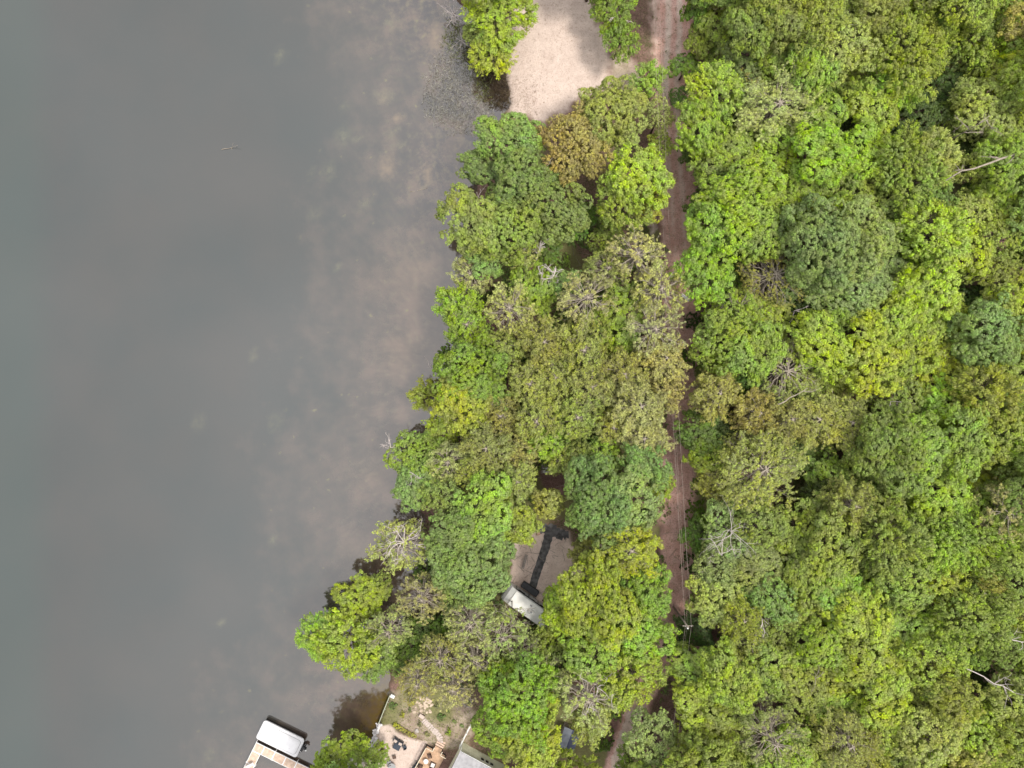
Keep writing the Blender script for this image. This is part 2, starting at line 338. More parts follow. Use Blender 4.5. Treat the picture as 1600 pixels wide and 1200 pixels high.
# ------------------------------------------------------------------ foliage materials
def leaf_material(name, trans=.3, rough=.5, spec=.25):
    m = bpy.data.materials.new(name); m.use_nodes = True; t = m.node_tree; b = t.nodes['Principled BSDF']; o = t.nodes['Material Output']
    oi = t.nodes.new('ShaderNodeObjectInfo'); r = attr(t, 'rnd'); q = attr(t, 'tuf')
    hs = t.nodes.new('ShaderNodeHueSaturation')
    t.links.new(mrange(t, mathn(t, 'ADD', mathn(t, 'MULTIPLY', r, .5), mathn(t, 'MULTIPLY', q, .5)), 0, 1, .482, .518), hs.inputs['Hue'])
    t.links.new(mrange(t, q, 0, 1, .84, 1.06), hs.inputs['Saturation'])
    t.links.new(mathn(t, 'MULTIPLY', mrange(t, r, 0, 1, .68, 1.38), mrange(t, q, 0, 1, .78, 1.26)), hs.inputs['Value'])
    ps = t.nodes.new('ShaderNodeNewGeometry').outputs['Position']      # colour drifts from bough to bough and tree to tree
    w1 = noise_node(t, ps, .32, 3, .6); w2 = noise_node(t, ps, .11, 2, .5)
    g = t.nodes.new('ShaderNodeHueSaturation'); t.links.new(oi.outputs['Color'], g.inputs['Color'])
    t.links.new(mrange(t, w1, .3, .7, .486, .516), g.inputs['Hue']); t.links.new(mrange(t, w2, .3, .7, .86, 1.14), g.inputs['Value'])
    t.links.new(mrange(t, w1, .35, .65, 1.06, .94), g.inputs['Saturation'])
    t.links.new(g.outputs[0], hs.inputs['Color'])
    col = mixc(t, mathn(t, 'MULTIPLY', mrange(t, r, .94, .96), .3), hs.outputs[0], (.30, .27, .09))
    t.links.new(col, b.inputs['Base Color']); b.inputs['Roughness'].default_value = rough; b.inputs['Specular IOR Level'].default_value = spec
    tr = t.nodes.new('ShaderNodeBsdfTranslucent'); t.links.new(col, tr.inputs[0])
    mx = t.nodes.new('ShaderNodeMixShader'); mx.inputs[0].default_value = trans
    t.links.new(b.outputs[0], mx.inputs[1]); t.links.new(tr.outputs[0], mx.inputs[2]); t.links.new(mx.outputs[0], o.inputs[0])
    return m
M_leaf = leaf_material('leaf', .32); M_needle = leaf_material('needle', .18, .6, .2)
M_bark = mat('bark', (.13, .10, .085), .9, .1, .35, 4, .5, 12)
M_pbark = mat('pine_bark', (.29, .25, .205), .9, .1, .3, 5, .4, 12)
M_dead = mat('bleached_wood', (.50, .44, .42), .85, .15, .25, 6, .3, 15)

# ------------------------------------------------------------------ foliage meshes
def rdirs(rng, n):
    v = rng.normal(size=(n, 3)); return v / np.linalg.norm(v, axis=1, keepdims=True)
def unit(v): return v / (np.linalg.norm(v, axis=-1, keepdims=True) + 1e-9)
def leaf_quads(c, nrm, u, a, b, fold=.18):
    """diamond leaves: centre, normal, long axis, half length, half width"""
    u = unit(u - nrm * (u * nrm).sum(1, keepdims=True)); v = np.cross(nrm, u)
    a = a[:, None]; b = b[:, None]; f = nrm * b * fold * 2
    V = np.stack([c - u * a, c + v * b + f, c + u * a, c - v * b + f], 1).reshape(-1, 3)
    return V, np.arange(len(c) * 4).reshape(-1, 4)
def tufts(rng, tc, tn, per, rt, la, lb, jit=.5, elong=0.0, upb=.5):
    """leaves on little domes round each tuft centre tc with outward direction tn"""
    n = len(tc); k = n * per
    d = rdirs(rng, k); o = np.repeat(tn, per, 0); d = unit(d + o * .95)
    r = rt * (rng.uniform(.55, 1.1, k))[:, None] * np.repeat(rng.uniform(.7, 1.25, n), per)[:, None]
    c = np.repeat(tc, per, 0) + d * r + o * (rng.uniform(-.3, 1, k)[:, None] * elong)
    nr = unit(d + rdirs(rng, k) * jit + np.array([0, 0, upb])); u = unit(d + rdirs(rng, k) * .8 + o * elong * 2)
    sz = rng.uniform(.7, 1.3, k)
    V, F = leaf_quads(c, nr, u, la * sz, lb * sz)
    return V, F, rng.uniform(0, 1, k), np.repeat(rng.uniform(0, 1, n), per)
def crown_mesh(name, parts, m):
    V = np.concatenate([p[0] for p in parts]); off = 0; Fs = []
    for p in parts: Fs.append(p[1] + off); off += len(p[0])
    return np_mesh(name, V, np.concatenate(Fs), m, {'rnd': ('FACE', np.concatenate([p[2] for p in parts])), 'tuf': ('FACE', np.concatenate([p[3] for p in parts]))})
def bend(p0, p1, rng, sag=.0, n=5, wob=.06):
    p0 = np.array(p0, float); p1 = np.array(p1, float); L = np.linalg.norm(p1 - p0); out = []
    off = rng.normal(size=3) * L * wob
    for i in range(n):
        t = i / (n - 1); p = p0 * (1 - t) + p1 * t + off * sin(pi * t) + rng.normal(size=3) * L * .018 * (0 < i < n - 1)
        p[2] += sag * L * sin(pi * t); out.append(p)
    return out

def broadleaf(seed, R, Ht, style):
    """crown radius R, tree height Ht; origin at trunk base. returns (crown mesh, wood mesh)"""
    rng = np.random.default_rng(seed); cz = Ht - R * .62
    lobes = []; nl = int(7 + R * 3.0); s1, s2 = rng.uniform(0, 6.28, 2)
    ga = 2.39996
    for i in range(nl):
        t = (i + .5) / nl; ph = i * ga + rng.uniform(-.35, .35); rr = math.sqrt(t) * .74 * R * rng.uniform(.8, 1.12) * (1 + .17 * math.sin(2 * ph + s1) + .2 * math.sin(3 * ph + s2))
        z = cz + (R * .62 - .33 * R) * math.sqrt(max(0, 1 - (rr / R) ** 2)) * rng.uniform(.7, 1.15) + rng.uniform(-.2, .15) * R
        lr = R * rng.uniform(.18, .34) * (1.08 if R < 4 else .9)
        lobes.append((np.array([cos(ph) * rr, sin(ph) * rr, z]), lr))
    for i in range(rng.integers(3, 6)):   # boughs that reach past the outline
        ph = rng.uniform(0, 2 * pi)
        for f_ in (.8, 1.0, 1.14):
            rr = R * f_ * .93; lobes.append((np.array([cos(ph) * rr, sin(ph) * rr, cz + R * rng.uniform(-.15, .15)]), R * rng.uniform(.10, .17) * (1.25 - f_ * .3)))
    for i in range(int(nl * .55)):      # lower skirt
        ph = rng.uniform(0, 2 * pi); rr = R * rng.uniform(.5, .85)
        lobes.append((np.array([cos(ph) * rr, sin(ph) * rr, cz - R * rng.uniform(.1, .55)]), R * rng.uniform(.2, .32)))
    par = dict(round=(.62, 28, .36, .115, .078, .42, .0), feather=(.66, 26, .27, .145, .062, .45, .6), fine=(.48, 17, .26, .09, .058, .55, .1),
               star=(.68, 28, .36, .145, .064, .4, .3))[style]
    sp, per, rt, la, lb, jit, el = par
    tcs, tns = [], []
    for c, lr in lobes:
        n = int(4 * pi * lr * lr / (sp * sp) * 1.55)
        d = rdirs(rng, n); d = d[d[:, 2] > -.45]
        pos = c + d * np.array([1, 1, .82]) * (lr * np.where(rng.random(len(d)) < .8, rng.uniform(.88, 1.12, len(d)), rng.uniform(.55, .85, len(d))))[:, None]
        ok = np.ones(len(d), bool)
        for c2, l2 in lobes:
            if c2 is c: continue
            ok &= ~(np.linalg.norm(pos - c2, axis=1) < l2 * .78)
        pos = pos[ok]; d = d[ok]
        gapn = noise2(pos[:, 0] + pos[:, 2], pos[:, 1] - pos[:, 2], 1.1, seed % 50); keep = gapn > .14
        pos, d = pos[keep], d[keep]
        cd_ = unit(pos - np.array([0, 0, cz - R * .5])); tcs.append(pos); tns.append(unit(d + cd_ * .6))
    tc = np.concatenate(tcs); tn = np.concatenate(tns)
    crown = crown_mesh('crown', [tufts(rng, tc, tn, per, rt, la, lb, jit, el)], M_leaf)
    wd = MB(); top = Ht - R * .5; fork = max(Ht * .38, cz - R * .9)
    wd.tube([(0, 0, -.3), (rng.normal() * .1, rng.normal() * .1, fork * .5), (rng.normal() * .2, rng.normal() * .2, fork), (0, 0, top)], [.05 * R + .07, .04 * R + .05, .03 * R + .04, .03], 7)
    for i, (c, lr) in enumerate(lobes[:nl]):
        st = (0, 0, fork + (top - fork) * rng.uniform(0, .6)); pts = bend(st, c, rng, .08)
        wd.tube(pts, np.linspace(.022 * R + .02, .022, 5), 5, False)
        for j in range(3):
            e = c + rdirs(rng, 1)[0] * lr * np.array([1, 1, .7]); wd.tube(bend(pts[3], e, rng, 0, 4), [.03, .025, .02, .012], 4, False)
    return crown, wd.mesh('trunk', M_bark, True)

def pine(seed, R, Ht, style):
    """broad pine; 'full' well needled, 'sparse' shows its limbs; needles in rounded tufts"""
    rng = np.random.default_rng(seed); wd = MB(); tcs = []; tns = []
    base = Ht - R * 1.5; wd.tube([(0, 0, -.3), (0, 0, Ht * .5), (0, 0, Ht - .3)], [.045 * R + .09, .035 * R + .06, .03], 7)
    nw = int(5 + R * 1.7); sparse = style == 'sparse'
    for wi_ in range(nw):
        t = wi_ / (nw - 1); z = base + (Ht - base) * (t ** .85) * .96; L0 = R * (1 - t ** 2.2) ** .5 * (.95 if t < .9 else .5) + .25 * R * (t > .6)
        L0 = min(L0, R); k = rng.integers(5, 8); a0 = rng.uniform(0, 2 * pi)
        for j in range(k):
            a = a0 + 2 * pi * j / k + rng.uniform(-.25, .25); L = L0 * rng.uniform(.72, 1.04)
            e = np.array([cos(a) * L, sin(a) * L, z + L * rng.uniform(.12, .38)])
            pts = bend((0, 0, z), e, rng, -.07, 6, .05); wd.tube(pts, np.linspace(.017 * R + .03, .016, 6), 5, False)
            nt_ = max(3, int(L * 2.3))
            for q in range(nt_):
                s = rng.uniform(.35 if not sparse else .5, 1.0); i0 = min(int(s * 5), 4); p = pts[i0] + (pts[i0 + 1] - pts[i0]) * (s * 5 - i0)
                side = rng.choice([-1, 1]); aa = a + side * rng.uniform(.35, 1.0); tl = (L * .34 + .25) * rng.uniform(.6, 1.1) * (1.15 - s * .5)
                te = p + np.array([cos(aa) * tl, sin(aa) * tl, tl * rng.uniform(.1, .5)])
                wd.tube([p, (p + te) / 2 + rng.normal(size=3) * .05, te], [.022, .018, .012], 4, False)
                m_ = 2 if sparse else 4
                for g in range(m_):
                    if sparse and rng.random() < .25: continue
                    f = 1 - g * .33; pos = p + (te - p) * f + rng.normal(size=3) * .12
                    tcs.append(pos); tns.append(unit(np.array([cos(aa) * .6, sin(aa) * .6, .9]) + rng.normal(size=3) * .2))
            tcs.append(e); tns.append(unit(np.array([cos(a), sin(a), .8])))
    tc = np.array(tcs); tn = np.array(tns); per = 13 if not sparse else 11
    c = crown_mesh('crown', [tufts(rng, tc, tn, per, .24, .17, .04, .7, .06, .1)], M_needle)
    return c, wd.mesh('trunk', M_pbark, True)

def cedar(seed, R, Ht):
    rng = np.random.default_rng(seed); wd = MB(); wd.tube([(0, 0, -.3), (0, 0, Ht * .6), (0, 0, Ht - .2)], [.2, .13, .03], 7); tcs = []; tns = []
    nw = int(Ht * 1.6)
    for i in range(nw):
        t = i / (nw - 1); z = Ht * (.12 + .86 * t); L = R * (1 - t) ** .65 * 1.0 + .2
        k = int(6 + L * 2)
        for j in range(k):
            a = rng.uniform(0, 2 * pi); l = L * rng.uniform(.7, 1.08); e = np.array([cos(a) * l, sin(a) * l, z - l * rng.uniform(.0, .3)])
            wd.tube(bend((0, 0, z), e, rng, .1, 4), [.045, .035, .025, .012], 4, False)
            for s in np.linspace(.3, 1, max(3, int(l * 3.2))):
                for r_ in range(2):
                    p = np.array([0, 0, z]) * (1 - s) + e * s + np.array([rng.normal() * .22 * l * s * .6, rng.normal() * .22 * l * s * .6, -.05 - .12 * rng.random()])
                    tcs.append(p); tns.append(unit(np.array([cos(a), sin(a), -.12])))
    c = crown_mesh('crown', [tufts(rng, np.array(tcs), np.array(tns), 9, .17, .20, .055, .35, .45, .9)], M_needle)
    return c, wd.mesh('trunk', M_bark, True)

def branch_tree(seed, R, Ht, m, n1=7, thick=1.0, up=.5, lean=(0, 0)):
    """leafless tree: trunk, limbs, twigs"""
    rng = np.random.default_rng(seed); wd = MB(); lx, ly = lean
    tp = lambda z: np.array([lx * z / Ht, ly * z / Ht, z])
    wd.tube([tp(-.3 if z == 0 else z) for z in np.linspace(0, Ht, 6)], np.linspace(.16 * thick, .03, 6), 6)
    def grow(p, d, L, r, lev):
        pts = [p]; dd = d.copy()
        for i in range(4): dd = unit(dd + rng.normal(size=3) * .22); pts.append(pts[-1] + dd * L / 4)
        wd.tube(pts, np.linspace(r, r * .35, 5), 5 if lev else 4, False)
        if lev:
            for q in range(rng.integers(3, 5)):
                i = rng.integers(1, 5); grow(pts[i], unit(dd + rng.normal(size=3) * .7), L * rng.uniform(.35, .6), r * .55, lev - 1)
    for i in range(n1):
        z = Ht * rng.uniform(.55, 1); a = i * 2.4 + rng.uniform(-.4, .4)
        grow(tp(z), unit(np.array([cos(a), sin(a), up * rng.uniform(.4, 1.4)])), R * rng.uniform(.6, 1.0) * .9, .07 * thick, 2)
    return wd.mesh('limbs', m, True)

def shrub_mesh(seed, R, Ht, style='round'):
    rng = np.random.default_rng(seed); n = int(R * R * 42); d = rdirs(rng, n); d[:, 2] = np.abs(d[:, 2])
    lob = 1 + .28 * np.sin(d[:, 0] * 5 + seed) * np.cos(d[:, 1] * 6 + seed)
    tc = d * np.array([R, R, Ht * .85]) * (rng.uniform(.6, 1, n) * lob)[:, None]; tc[:, 2] += .1
    return crown_mesh('foliage', [tufts(rng, tc, d, 12, .2, .12, .075, .5, .05)], M_leaf)

# variants -------------------------------------------------------
SIZES = {'S': (2.5, 9.0), 'M': (3.7, 13.5), 'L': (6.0, 17.0)}
VAR = {}; sd_ = 100
for st in ('round', 'feather', 'fine', 'star'):
    for sz, cnt in (('S', 2), ('M', 3 if st != 'fine' else 2), ('L', 2)):
        for k in range(cnt): sd_ += 1; VAR.setdefault((st, sz), []).append(broadleaf(sd_, *SIZES[sz], st))
for st in ('full', 'sparse'):
    for sz, cnt in (('S', 1), ('M', 3), ('L', 2 if st == 'full' else 1)):
        for k in range(cnt): sd_ += 1; VAR.setdefault((st, sz), []).append(pine(sd_, *SIZES[sz], st))
for sz, R_, H_ in (('S', 2.3, 7), ('M', 3.4, 10), ('L', 5, 13)):
    VAR[('cedar', sz)] = [cedar(300 + int(R_ * 10), R_, H_)]
TINT = {  # leaf albedo
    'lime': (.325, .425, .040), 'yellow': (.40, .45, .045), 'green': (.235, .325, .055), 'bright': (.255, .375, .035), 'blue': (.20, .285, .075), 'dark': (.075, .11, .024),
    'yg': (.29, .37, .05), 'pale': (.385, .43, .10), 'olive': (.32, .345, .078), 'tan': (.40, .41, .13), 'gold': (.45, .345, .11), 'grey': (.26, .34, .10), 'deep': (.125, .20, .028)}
CW = {'lime': 'bright lime green', 'yellow': 'yellow-green', 'green': 'mid green', 'bright': 'vivid green', 'blue': 'blue-green', 'dark': 'dark green', 'yg': 'warm green',
      'pale': 'pale green', 'olive': 'olive', 'tan': 'pale olive', 'gold': 'orange-brown and green', 'grey': 'greyish green', 'deep': 'deep green'}
KW = {'round': ('broadleaf_tree', 'round-tufted tree'), 'feather': ('broadleaf_tree', 'feathery tree'), 'fine': ('broadleaf_tree', 'fine-leaved tree'),
      'star': ('broadleaf_tree', 'pointed-leaf tree'), 'full': ('pine_tree', 'pine'), 'sparse': ('pine_tree', 'open-limbed pine'), 'cedar': ('conifer_tree', 'drooping conifer')}
rnd = random.Random(5)
TREES = []; WHERE = []
def place(px, py, r, st, col, where, h=None, bare=None):
    """px, py, r: where the crown is seen in the photograph; h: height of its widest part"""
    base = 5.2 + r * .155 + rnd.uniform(-3.2, 2.8) * (px > 1080) if h is None else h
    k = (H - base) / H; R = r / S * k * (1.10 if px > 1080 else 1.06)
    sz = 'S' if R < 3.0 else 'M' if R < 4.6 else 'L'
    x, y = P(px, py, base)
    vs = VAR[(st, sz)]; crown, wood = vs[rnd.randrange(len(vs))]
    R0, H0 = SIZES[sz] if st != 'cedar' else {'S': (2.3, 7), 'M': (3.4, 10), 'L': (5, 13)}[sz]
    s = R / R0; Ht = base + R * .35 if st != 'cedar' else base + R * .9
    nm, kw = KW[st]; z = tz(x, y)
    t = empty(nm, (x, y, max(z, -.4)), rnd.uniform(0, 2 * pi), f'{CW[col]} {kw} {where}' if not where.startswith('!') else where[1:], 'tree', None)
    an = rnd.uniform(.88, 1.14); t.scale = (s * an, s / an, max(.35, (Ht - z) / H0))
    c = link('crown', crown, t); w_ = link('trunk', wood, t)
    b = TINT[col]; av = (.29, .34, .065) if st not in ('full', 'sparse') and col not in ('dark', 'deep') else b; b = tuple(u * .82 + v * .18 for u, v in zip(b, av)); j = [rnd.uniform(.9, 1.1) for _ in range(3)]; c.color = (b[0] * j[0], b[1] * j[1], b[2] * j[2], 1)
    TREES.append((px, py, r, base)); WHERE.append(where); return t
# ------------------------------------------------------------------ trees seen in the photograph
T = place
# -- shore and peninsula, from the top down
T(782, 26, 44, 'feather', 'lime', 'overhanging the reed bed at the top of the shore', 7)
T(757, 6, 26, 'feather', 'lime', 'at the very top edge beside the reeds', 6)
T(770, 82, 32, 'feather', 'yellow', 'just above the dark reed inlet, yellower than its upper neighbour', 5.5)
T(738, 52, 15, 'round', 'green', 'small, tucked against the lime trees beside the reeds', 4)
T(958, 6, 32, 'feather', 'bright', 'at the very top edge beside the sand clearing', 7)
T(968, 60, 27, 'feather', 'bright', 'with white bare branches in it, right of the sand clearing', 7)
T(1012, 122, 24, 'feather', 'yg', 'small, at the left edge of the track below the sand clearing', 6)
T(962, 168, 50, 'round', 'pale', 'at the lower right rim of the sand clearing')
T(1032, 180, 24, 'fine', 'tan', 'slim, hanging over the left side of the track', 8)
T(1034, 226, 20, 'fine', 'yellow', 'slim, over the track just below its slim tan neighbour', 7)
T(895, 222, 50, 'feather', 'gold', 'the only rust-tinted crown, below the sand clearing')
T(795, 212, 44, 'round', 'blue', 'at the water edge just below the reed inlet')
T(762, 262, 36, 'round', 'blue', 'on the shore under the reed inlet tree', 9)
T(818, 282, 50, 'round', 'blue', 'left of the rust-tinted crown, inland of the shore')
T(738, 342, 48, 'round', 'green', 'bulging furthest over the water in the upper shore grove')
T(790, 352, 50, 'round', 'green', 'in the middle of the upper shore grove')
T(872, 322, 50, 'round', 'blue', 'on the inland side of the upper shore grove')
T(755, 400, 32, 'round', 'blue', 'at the lower tip of the upper shore grove', 9)
T(905, 345, 28, 'fine', 'deep', 'low, beside the brown clearing under the rust-tinted crown', 6)
T(1000, 275, 44, 'star', 'yellow', 'leaning over the left rut of the track')
T(972, 318, 36, 'feather', 'yg', 'below the yellow tree beside the track')
T(1018, 318, 22, 'round', 'yellow', 'small, right beside the track ruts', 8)
T(948, 375, 26, 'fine', 'green', 'low, between the brown clearing and the pines', 6)
T(820, 390, 25, 'sparse', 'tan', 'small, next to the leafless white snag', 10)
T(735, 428, 28, 'sparse', 'tan', 'small, leaning over the water below the upper grove', 8)
T(832, 450, 36, 'star', 'bright', 'under the two bleached snags', 8)
T(852, 385, 22, 'round', 'deep', 'low, right of the single white snag', 5)
T(796, 482, 38, 'sparse', 'tan', 'left of the bright maple and the bleached snags')
T(715, 478, 30, 'feather', 'bright', 'on the shoreline at the middle of the peninsula', 9)
T(730, 508, 36, 'full', 'yg', 'on the shoreline beneath its bright green neighbour', 10)
T(995, 398, 42, 'sparse', 'tan', 'topmost of the pine stand, beside the track')
T(950, 420, 30, 'sparse', 'olive', 'at the upper left of the pine stand')
T(1032, 452, 42, 'sparse', 'tan', 'over the track by the white bench')
T(918, 466, 42, 'sparse', 'tan', 'with most limbs showing, top left of the pine stand')
T(882, 442, 24, 'full', 'grey', 'small, right of the bleached snags', 8)
T(962, 498, 44, 'star', 'bright', 'ringed by olive pines', 9)
T(972, 545, 22, 'star', 'bright', 'small, lower tip of the broadleaf among the pines', 8)
T(788, 545, 28, 'full', 'olive', 'on the left edge of the pine stand')
T(850, 535, 40, 'full', 'olive', 'left of centre in the upper pine stand')
T(912, 548, 42, 'full', 'olive', 'left of the bright broadleaf in the stand')
T(1022, 515, 44, 'sparse', 'tan', 'over the track, second below the plank bench')
T(1040, 560, 36, 'full', 'tan', 'over the track with a tuft reaching across it')
T(975, 585, 40, 'full', 'olive', 'directly below the bright broadleaf in the stand')
T(868, 590, 34, 'full', 'olive', 'at the very centre of the peninsula')
T(925, 605, 38, 'full', 'olive', 'right of the central pine')
T(828, 600, 34, 'full', 'olive', 'left of the central pine')
T(1000, 635, 44, 'full', 'tan', 'large, near the track at the middle of the stand')
T(1042, 612, 28, 'full', 'tan', 'small, brushing the track edge in mid stand', 11)
T(782, 650, 33, 'full', 'olive', 'touching the leafy shore grove in mid peninsula')
T(838, 658, 38, 'full', 'olive', 'below the central pines')
T(902, 652, 38, 'full', 'olive', 'between two dark gaps in the lower stand')
T(958, 668, 32, 'full', 'olive', 'right of centre in the lower stand')
T(1005, 685, 40, 'full', 'tan', 'lowest of the pines lining the track')
T(760, 700, 40, 'full', 'olive', 'inland of the forked dead branches')
T(805, 705, 30, 'full', 'olive', 'left of the small slatted crate')
T(856, 690, 30, 'full', 'yg', 'just above the small slatted crate')
T(700, 722, 30, 'sparse', 'tan', 'near the water between two leafy shore trees')
T(742, 738, 32, 'full', 'olive', 'at the lower left of the stand')
T(808, 752, 33, 'full', 'olive', 'below and left of the slatted crate')
T(884, 716, 27, 'full', 'olive', 'between the slatted crate and the blue-green oak')
T(942, 712, 28, 'full', 'yg', 'small, above the blue-green oak', 10)
T(772, 570, 26, 'round', 'deep', 'dark backed, on the inland side of the mid shore grove', 8)
T(735, 580, 50, 'round', 'bright', 'dense, right of the bare forked shore branch')
T(722, 625, 42, 'star', 'lime', 'lower half of the mid shore grove')
T(768, 610, 28, 'round', 'green', 'at the inland foot of the mid shore grove', 10)
T(667, 618, 22, 'feather', 'lime', 'small, reaching out over the lake', 5)
T(695, 668, 26, 'star', 'lime', 'small, near bare twigs on the shoreline', 6)
T(636, 702, 30, 'fine', 'green', 'with white dead twigs poking over the lake', 8)
T(665, 716, 32, 'fine', 'green', 'behind the lakeside tree with dead twigs', 9)
T(652, 760, 36, 'round', 'blue', 'on the shore under the tree with dead twigs', 9)
T(692, 775, 30, 'fine', 'blue', 'in the lower shore grove, nearest the olive pines', 11)
T(762, 795, 48, 'round', 'yg', 'above the camper clearing, left part')
T(725, 838, 48, 'round', 'blue', 'large, in the lower shore grove')
T(802, 812, 38, 'round', 'yg', 'hanging over the head of the black walkway')
T(742, 888, 54, 'round', 'grey', 'large, left of the camper clearing')
T(700, 870, 40, 'round', 'blue', 'between the bone-white limbs and the camper clearing')
T(769, 862, 30, 'round', 'blue', 'at the left margin of the camper clearing', 11)
T(722, 925, 34, 'round', 'grey', 'beside the front end of the camper', 9)
T(625, 852, 42, 'sparse', 'pale', 'with the thickest fan of bone-white limbs, over the lake', 9)
T(905, 706, 20, 'round', 'blue', 'small, first knob above the blue-green oak', 11)
T(935, 775, 56, 'round', 'blue', 'broad oak crown right of the small lime tree')
T(990, 775, 48, 'round', 'grey', 'broad oak crown beside the track')
T(1012, 728, 34, 'round', 'blue', 'upper right knob of the oak group by the track', 13)
T(1032, 752, 22, 'star', 'lime', 'small, at the track side of the oak group', 9)
T(968, 832, 36, 'round', 'blue', 'lowest lobe of the oak group', 11)
T(855, 786, 23, 'star', 'pale', 'small and isolated looking, left of the oak group', 10)
T(985, 858, 44, 'full', 'yellow', 'between the oak group and the track bend')
T(915, 866, 23, 'full', 'olive', 'at the right rim of the camper clearing', 8)
T(938, 950, 62, 'round', 'lime', 'huge crown right of the camper')
T(885, 955, 36, 'round', 'lime', 'nearest to the back end of the camper', 11)
T(1012, 925, 38, 'star', 'bright', 'maple bulging over the track below the clearing')
T(1000, 985, 44, 'star', 'bright', 'second maple bulging over the track')
T(985, 1058, 44, 'feather', 'lime', 'at the lower end of the huge crown, by the track')
T(930, 1028, 42, 'round', 'yg', 'below the huge crown right of the camper')
T(870, 1000, 30, 'fine', 'green', 'low, just below the camper', 8)
T(958, 905, 20, 'fine', 'deep', 'low, between the clearing and the huge crown', 7)
T(660, 935, 35, 'sparse', 'tan', 'on the shore below the fan of white limbs')
T(608, 984, 33, 'sparse', 'tan', 'over the small dark inlet')
T(735, 975, 40, 'sparse', 'tan', 'left of the camper front')
T(786, 994, 37, 'sparse', 'tan', 'touching the camper roof')
T(688, 1030, 36, 'sparse', 'olive', 'near the root of the leaning shore tree')
T(745, 1030, 34, 'sparse', 'tan', 'in the middle of the lower pines')
T(852, 1062, 36, 'sparse', 'tan', 'above the big emerald tree by the house')
T(918, 1090, 46, 'sparse', 'tan', 'with white limbs, above the dark shed')
T(925, 1130, 34, 'full', 'olive', 'overhanging the dark shed')
T(652, 1068, 32, 'sparse', 'olive', 'at the garden corner by the lake')
T(708, 1075, 34, 'sparse', 'tan', 'shading the upper garden')
T(815, 1020, 32, 'sparse', 'olive', 'below the camper, left part')
T(562, 932, 32, 'star', 'lime', 'thin, above a black reflection in the lake', 6)
T(590, 918, 20, 'star', 'green', 'thin, at the back of the black reflection', 6)
T(505, 992, 32, 'feather', 'lime', 'outermost tip leaning far over the lake', 7)
T(545, 1000, 42, 'feather', 'lime', 'leaning over the lake, behind the outermost tip', 8)
T(590, 1015, 34, 'feather', 'green', 'root end of the leaning shore group', 7)
T(640, 1020, 28, 'round', 'deep', 'low, in the hollow behind the leaning shore group', 6)
T(665, 985, 24, 'round', 'deep', 'low, beneath the pines by the inlet', 6)
T(700, 985, 24, 'round', 'deep', 'low, in the gap left of the camper pines', 6)
T(812, 1105, 60, 'star', 'bright', 'big emerald crown over the house')
T(782, 1142, 36, 'star', 'bright', 'hanging over the cream wall of the house')
T(832, 1155, 48, 'star', 'lime', 'right of the house, bottom of the emerald group')
T(790, 1075, 30, 'star', 'bright', 'at the top of the emerald group', 13)
T(538, 1184, 36, 'round', 'bright', 'on the shore beside the dock', 6)
T(512, 1206, 26, 'round', 'lime', 'cut by the bottom edge right of the dock', 5)
T(594, 1174, 13, 'star', 'green', 'sprawling low over the pale beach', 3)
T(586, 1192, 13, 'star', 'green', 'sprawling low at the bottom of the beach', 3)
T(1022, 1165, 42, 'fine', 'grey', 'soft crown where the track leaves at the bottom', 9)
T(985, 1192, 28, 'fine', 'green', 'low, left of the track at the bottom', 5)
T(505, 1262, 48, 'full', 'green', 'beyond the bottom edge on the lake bank', 13)
T(560, 1262, 48, 'full', 'green', 'beyond the bottom edge behind the beach', 14)
# -- forest right of the track, from the top down
T(1095, 18, 24, 'round', 'deep', 'first at the track edge in the top row', 8)
T(1092, 62, 20, 'round', 'green', 'second at the track edge from the top', 7)
T(1128, 38, 34, 'round', 'yg', 'near the top of the forest edge')
T(1180, 32, 40, 'round', 'green', 'in the top row behind the forest edge')
T(1168, 88, 36, 'round', 'blue', 'above the yellow crown near the track')
T(1232, 22, 40, 'round', 'green', 'third crown of the top row')
T(1222, 92, 34, 'round', 'green', 'straight above the wide olive pine')
T(1282, 28, 42, 'fine', 'yg', 'fourth crown of the top row')
T(1275, 95, 36, 'round', 'yg', 'upper right neighbour of the wide olive pine')
T(1325, 70, 42, 'fine', 'pale', 'with thin white twigs in the upper forest')
T(1338, 20, 34, 'fine', 'green', 'at the top edge above the thin white twigs')
T(1325, 118, 32, 'round', 'yg', 'left of the big feathery crown')
T(1072, 105, 22, 'round', 'deep', 'low, pushing on to the track', 5)
T(1068, 150, 18, 'fine', 'deep', 'low, below the shrub on the track edge', 4)
T(1122, 142, 38, 'feather', 'yellow', 'left of the wide olive pine')
T(1212, 168, 58, 'full', 'tan', 'the widest in the upper forest')
T(1182, 138, 30, 'sparse', 'olive', 'left shoulder of the widest upper pine')
T(1098, 198, 38, 'star', 'bright', 'by the track under the yellow crown')
T(1082, 232, 22, 'round', 'deep', 'low, in the shade of the track edge', 5)
T(1288, 178, 32, 'round', 'yg', 'right of the wide olive pine')
T(1420, 78, 60, 'feather', 'lime', 'big, near the top middle of the forest')
T(1392, 45, 36, 'feather', 'yg', 'upper shoulder of the big feathery crown')
T(1405, 125, 36, 'feather', 'lime', 'lower shoulder of the big feathery crown')
T(1365, 165, 38, 'star', 'yellow', 'under the big feathery crown')
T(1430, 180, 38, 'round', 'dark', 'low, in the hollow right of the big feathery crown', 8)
T(1475, 25, 40, 'feather', 'lime', 'at the top edge, right half')
T(1520, 48, 38, 'feather', 'yg', 'upper side of the deep black hollow')
T(1555, 20, 36, 'star', 'yg', 'near the top right corner')
T(1592, 30, 28, 'fine', 'yg', 'in the very top right corner')
T(1545, 80, 28, 'feather', 'yellow', 'fringe over the deep black hollow')
T(1480, 140, 34, 'round', 'dark', 'low, inside the deep black hollow', 6)
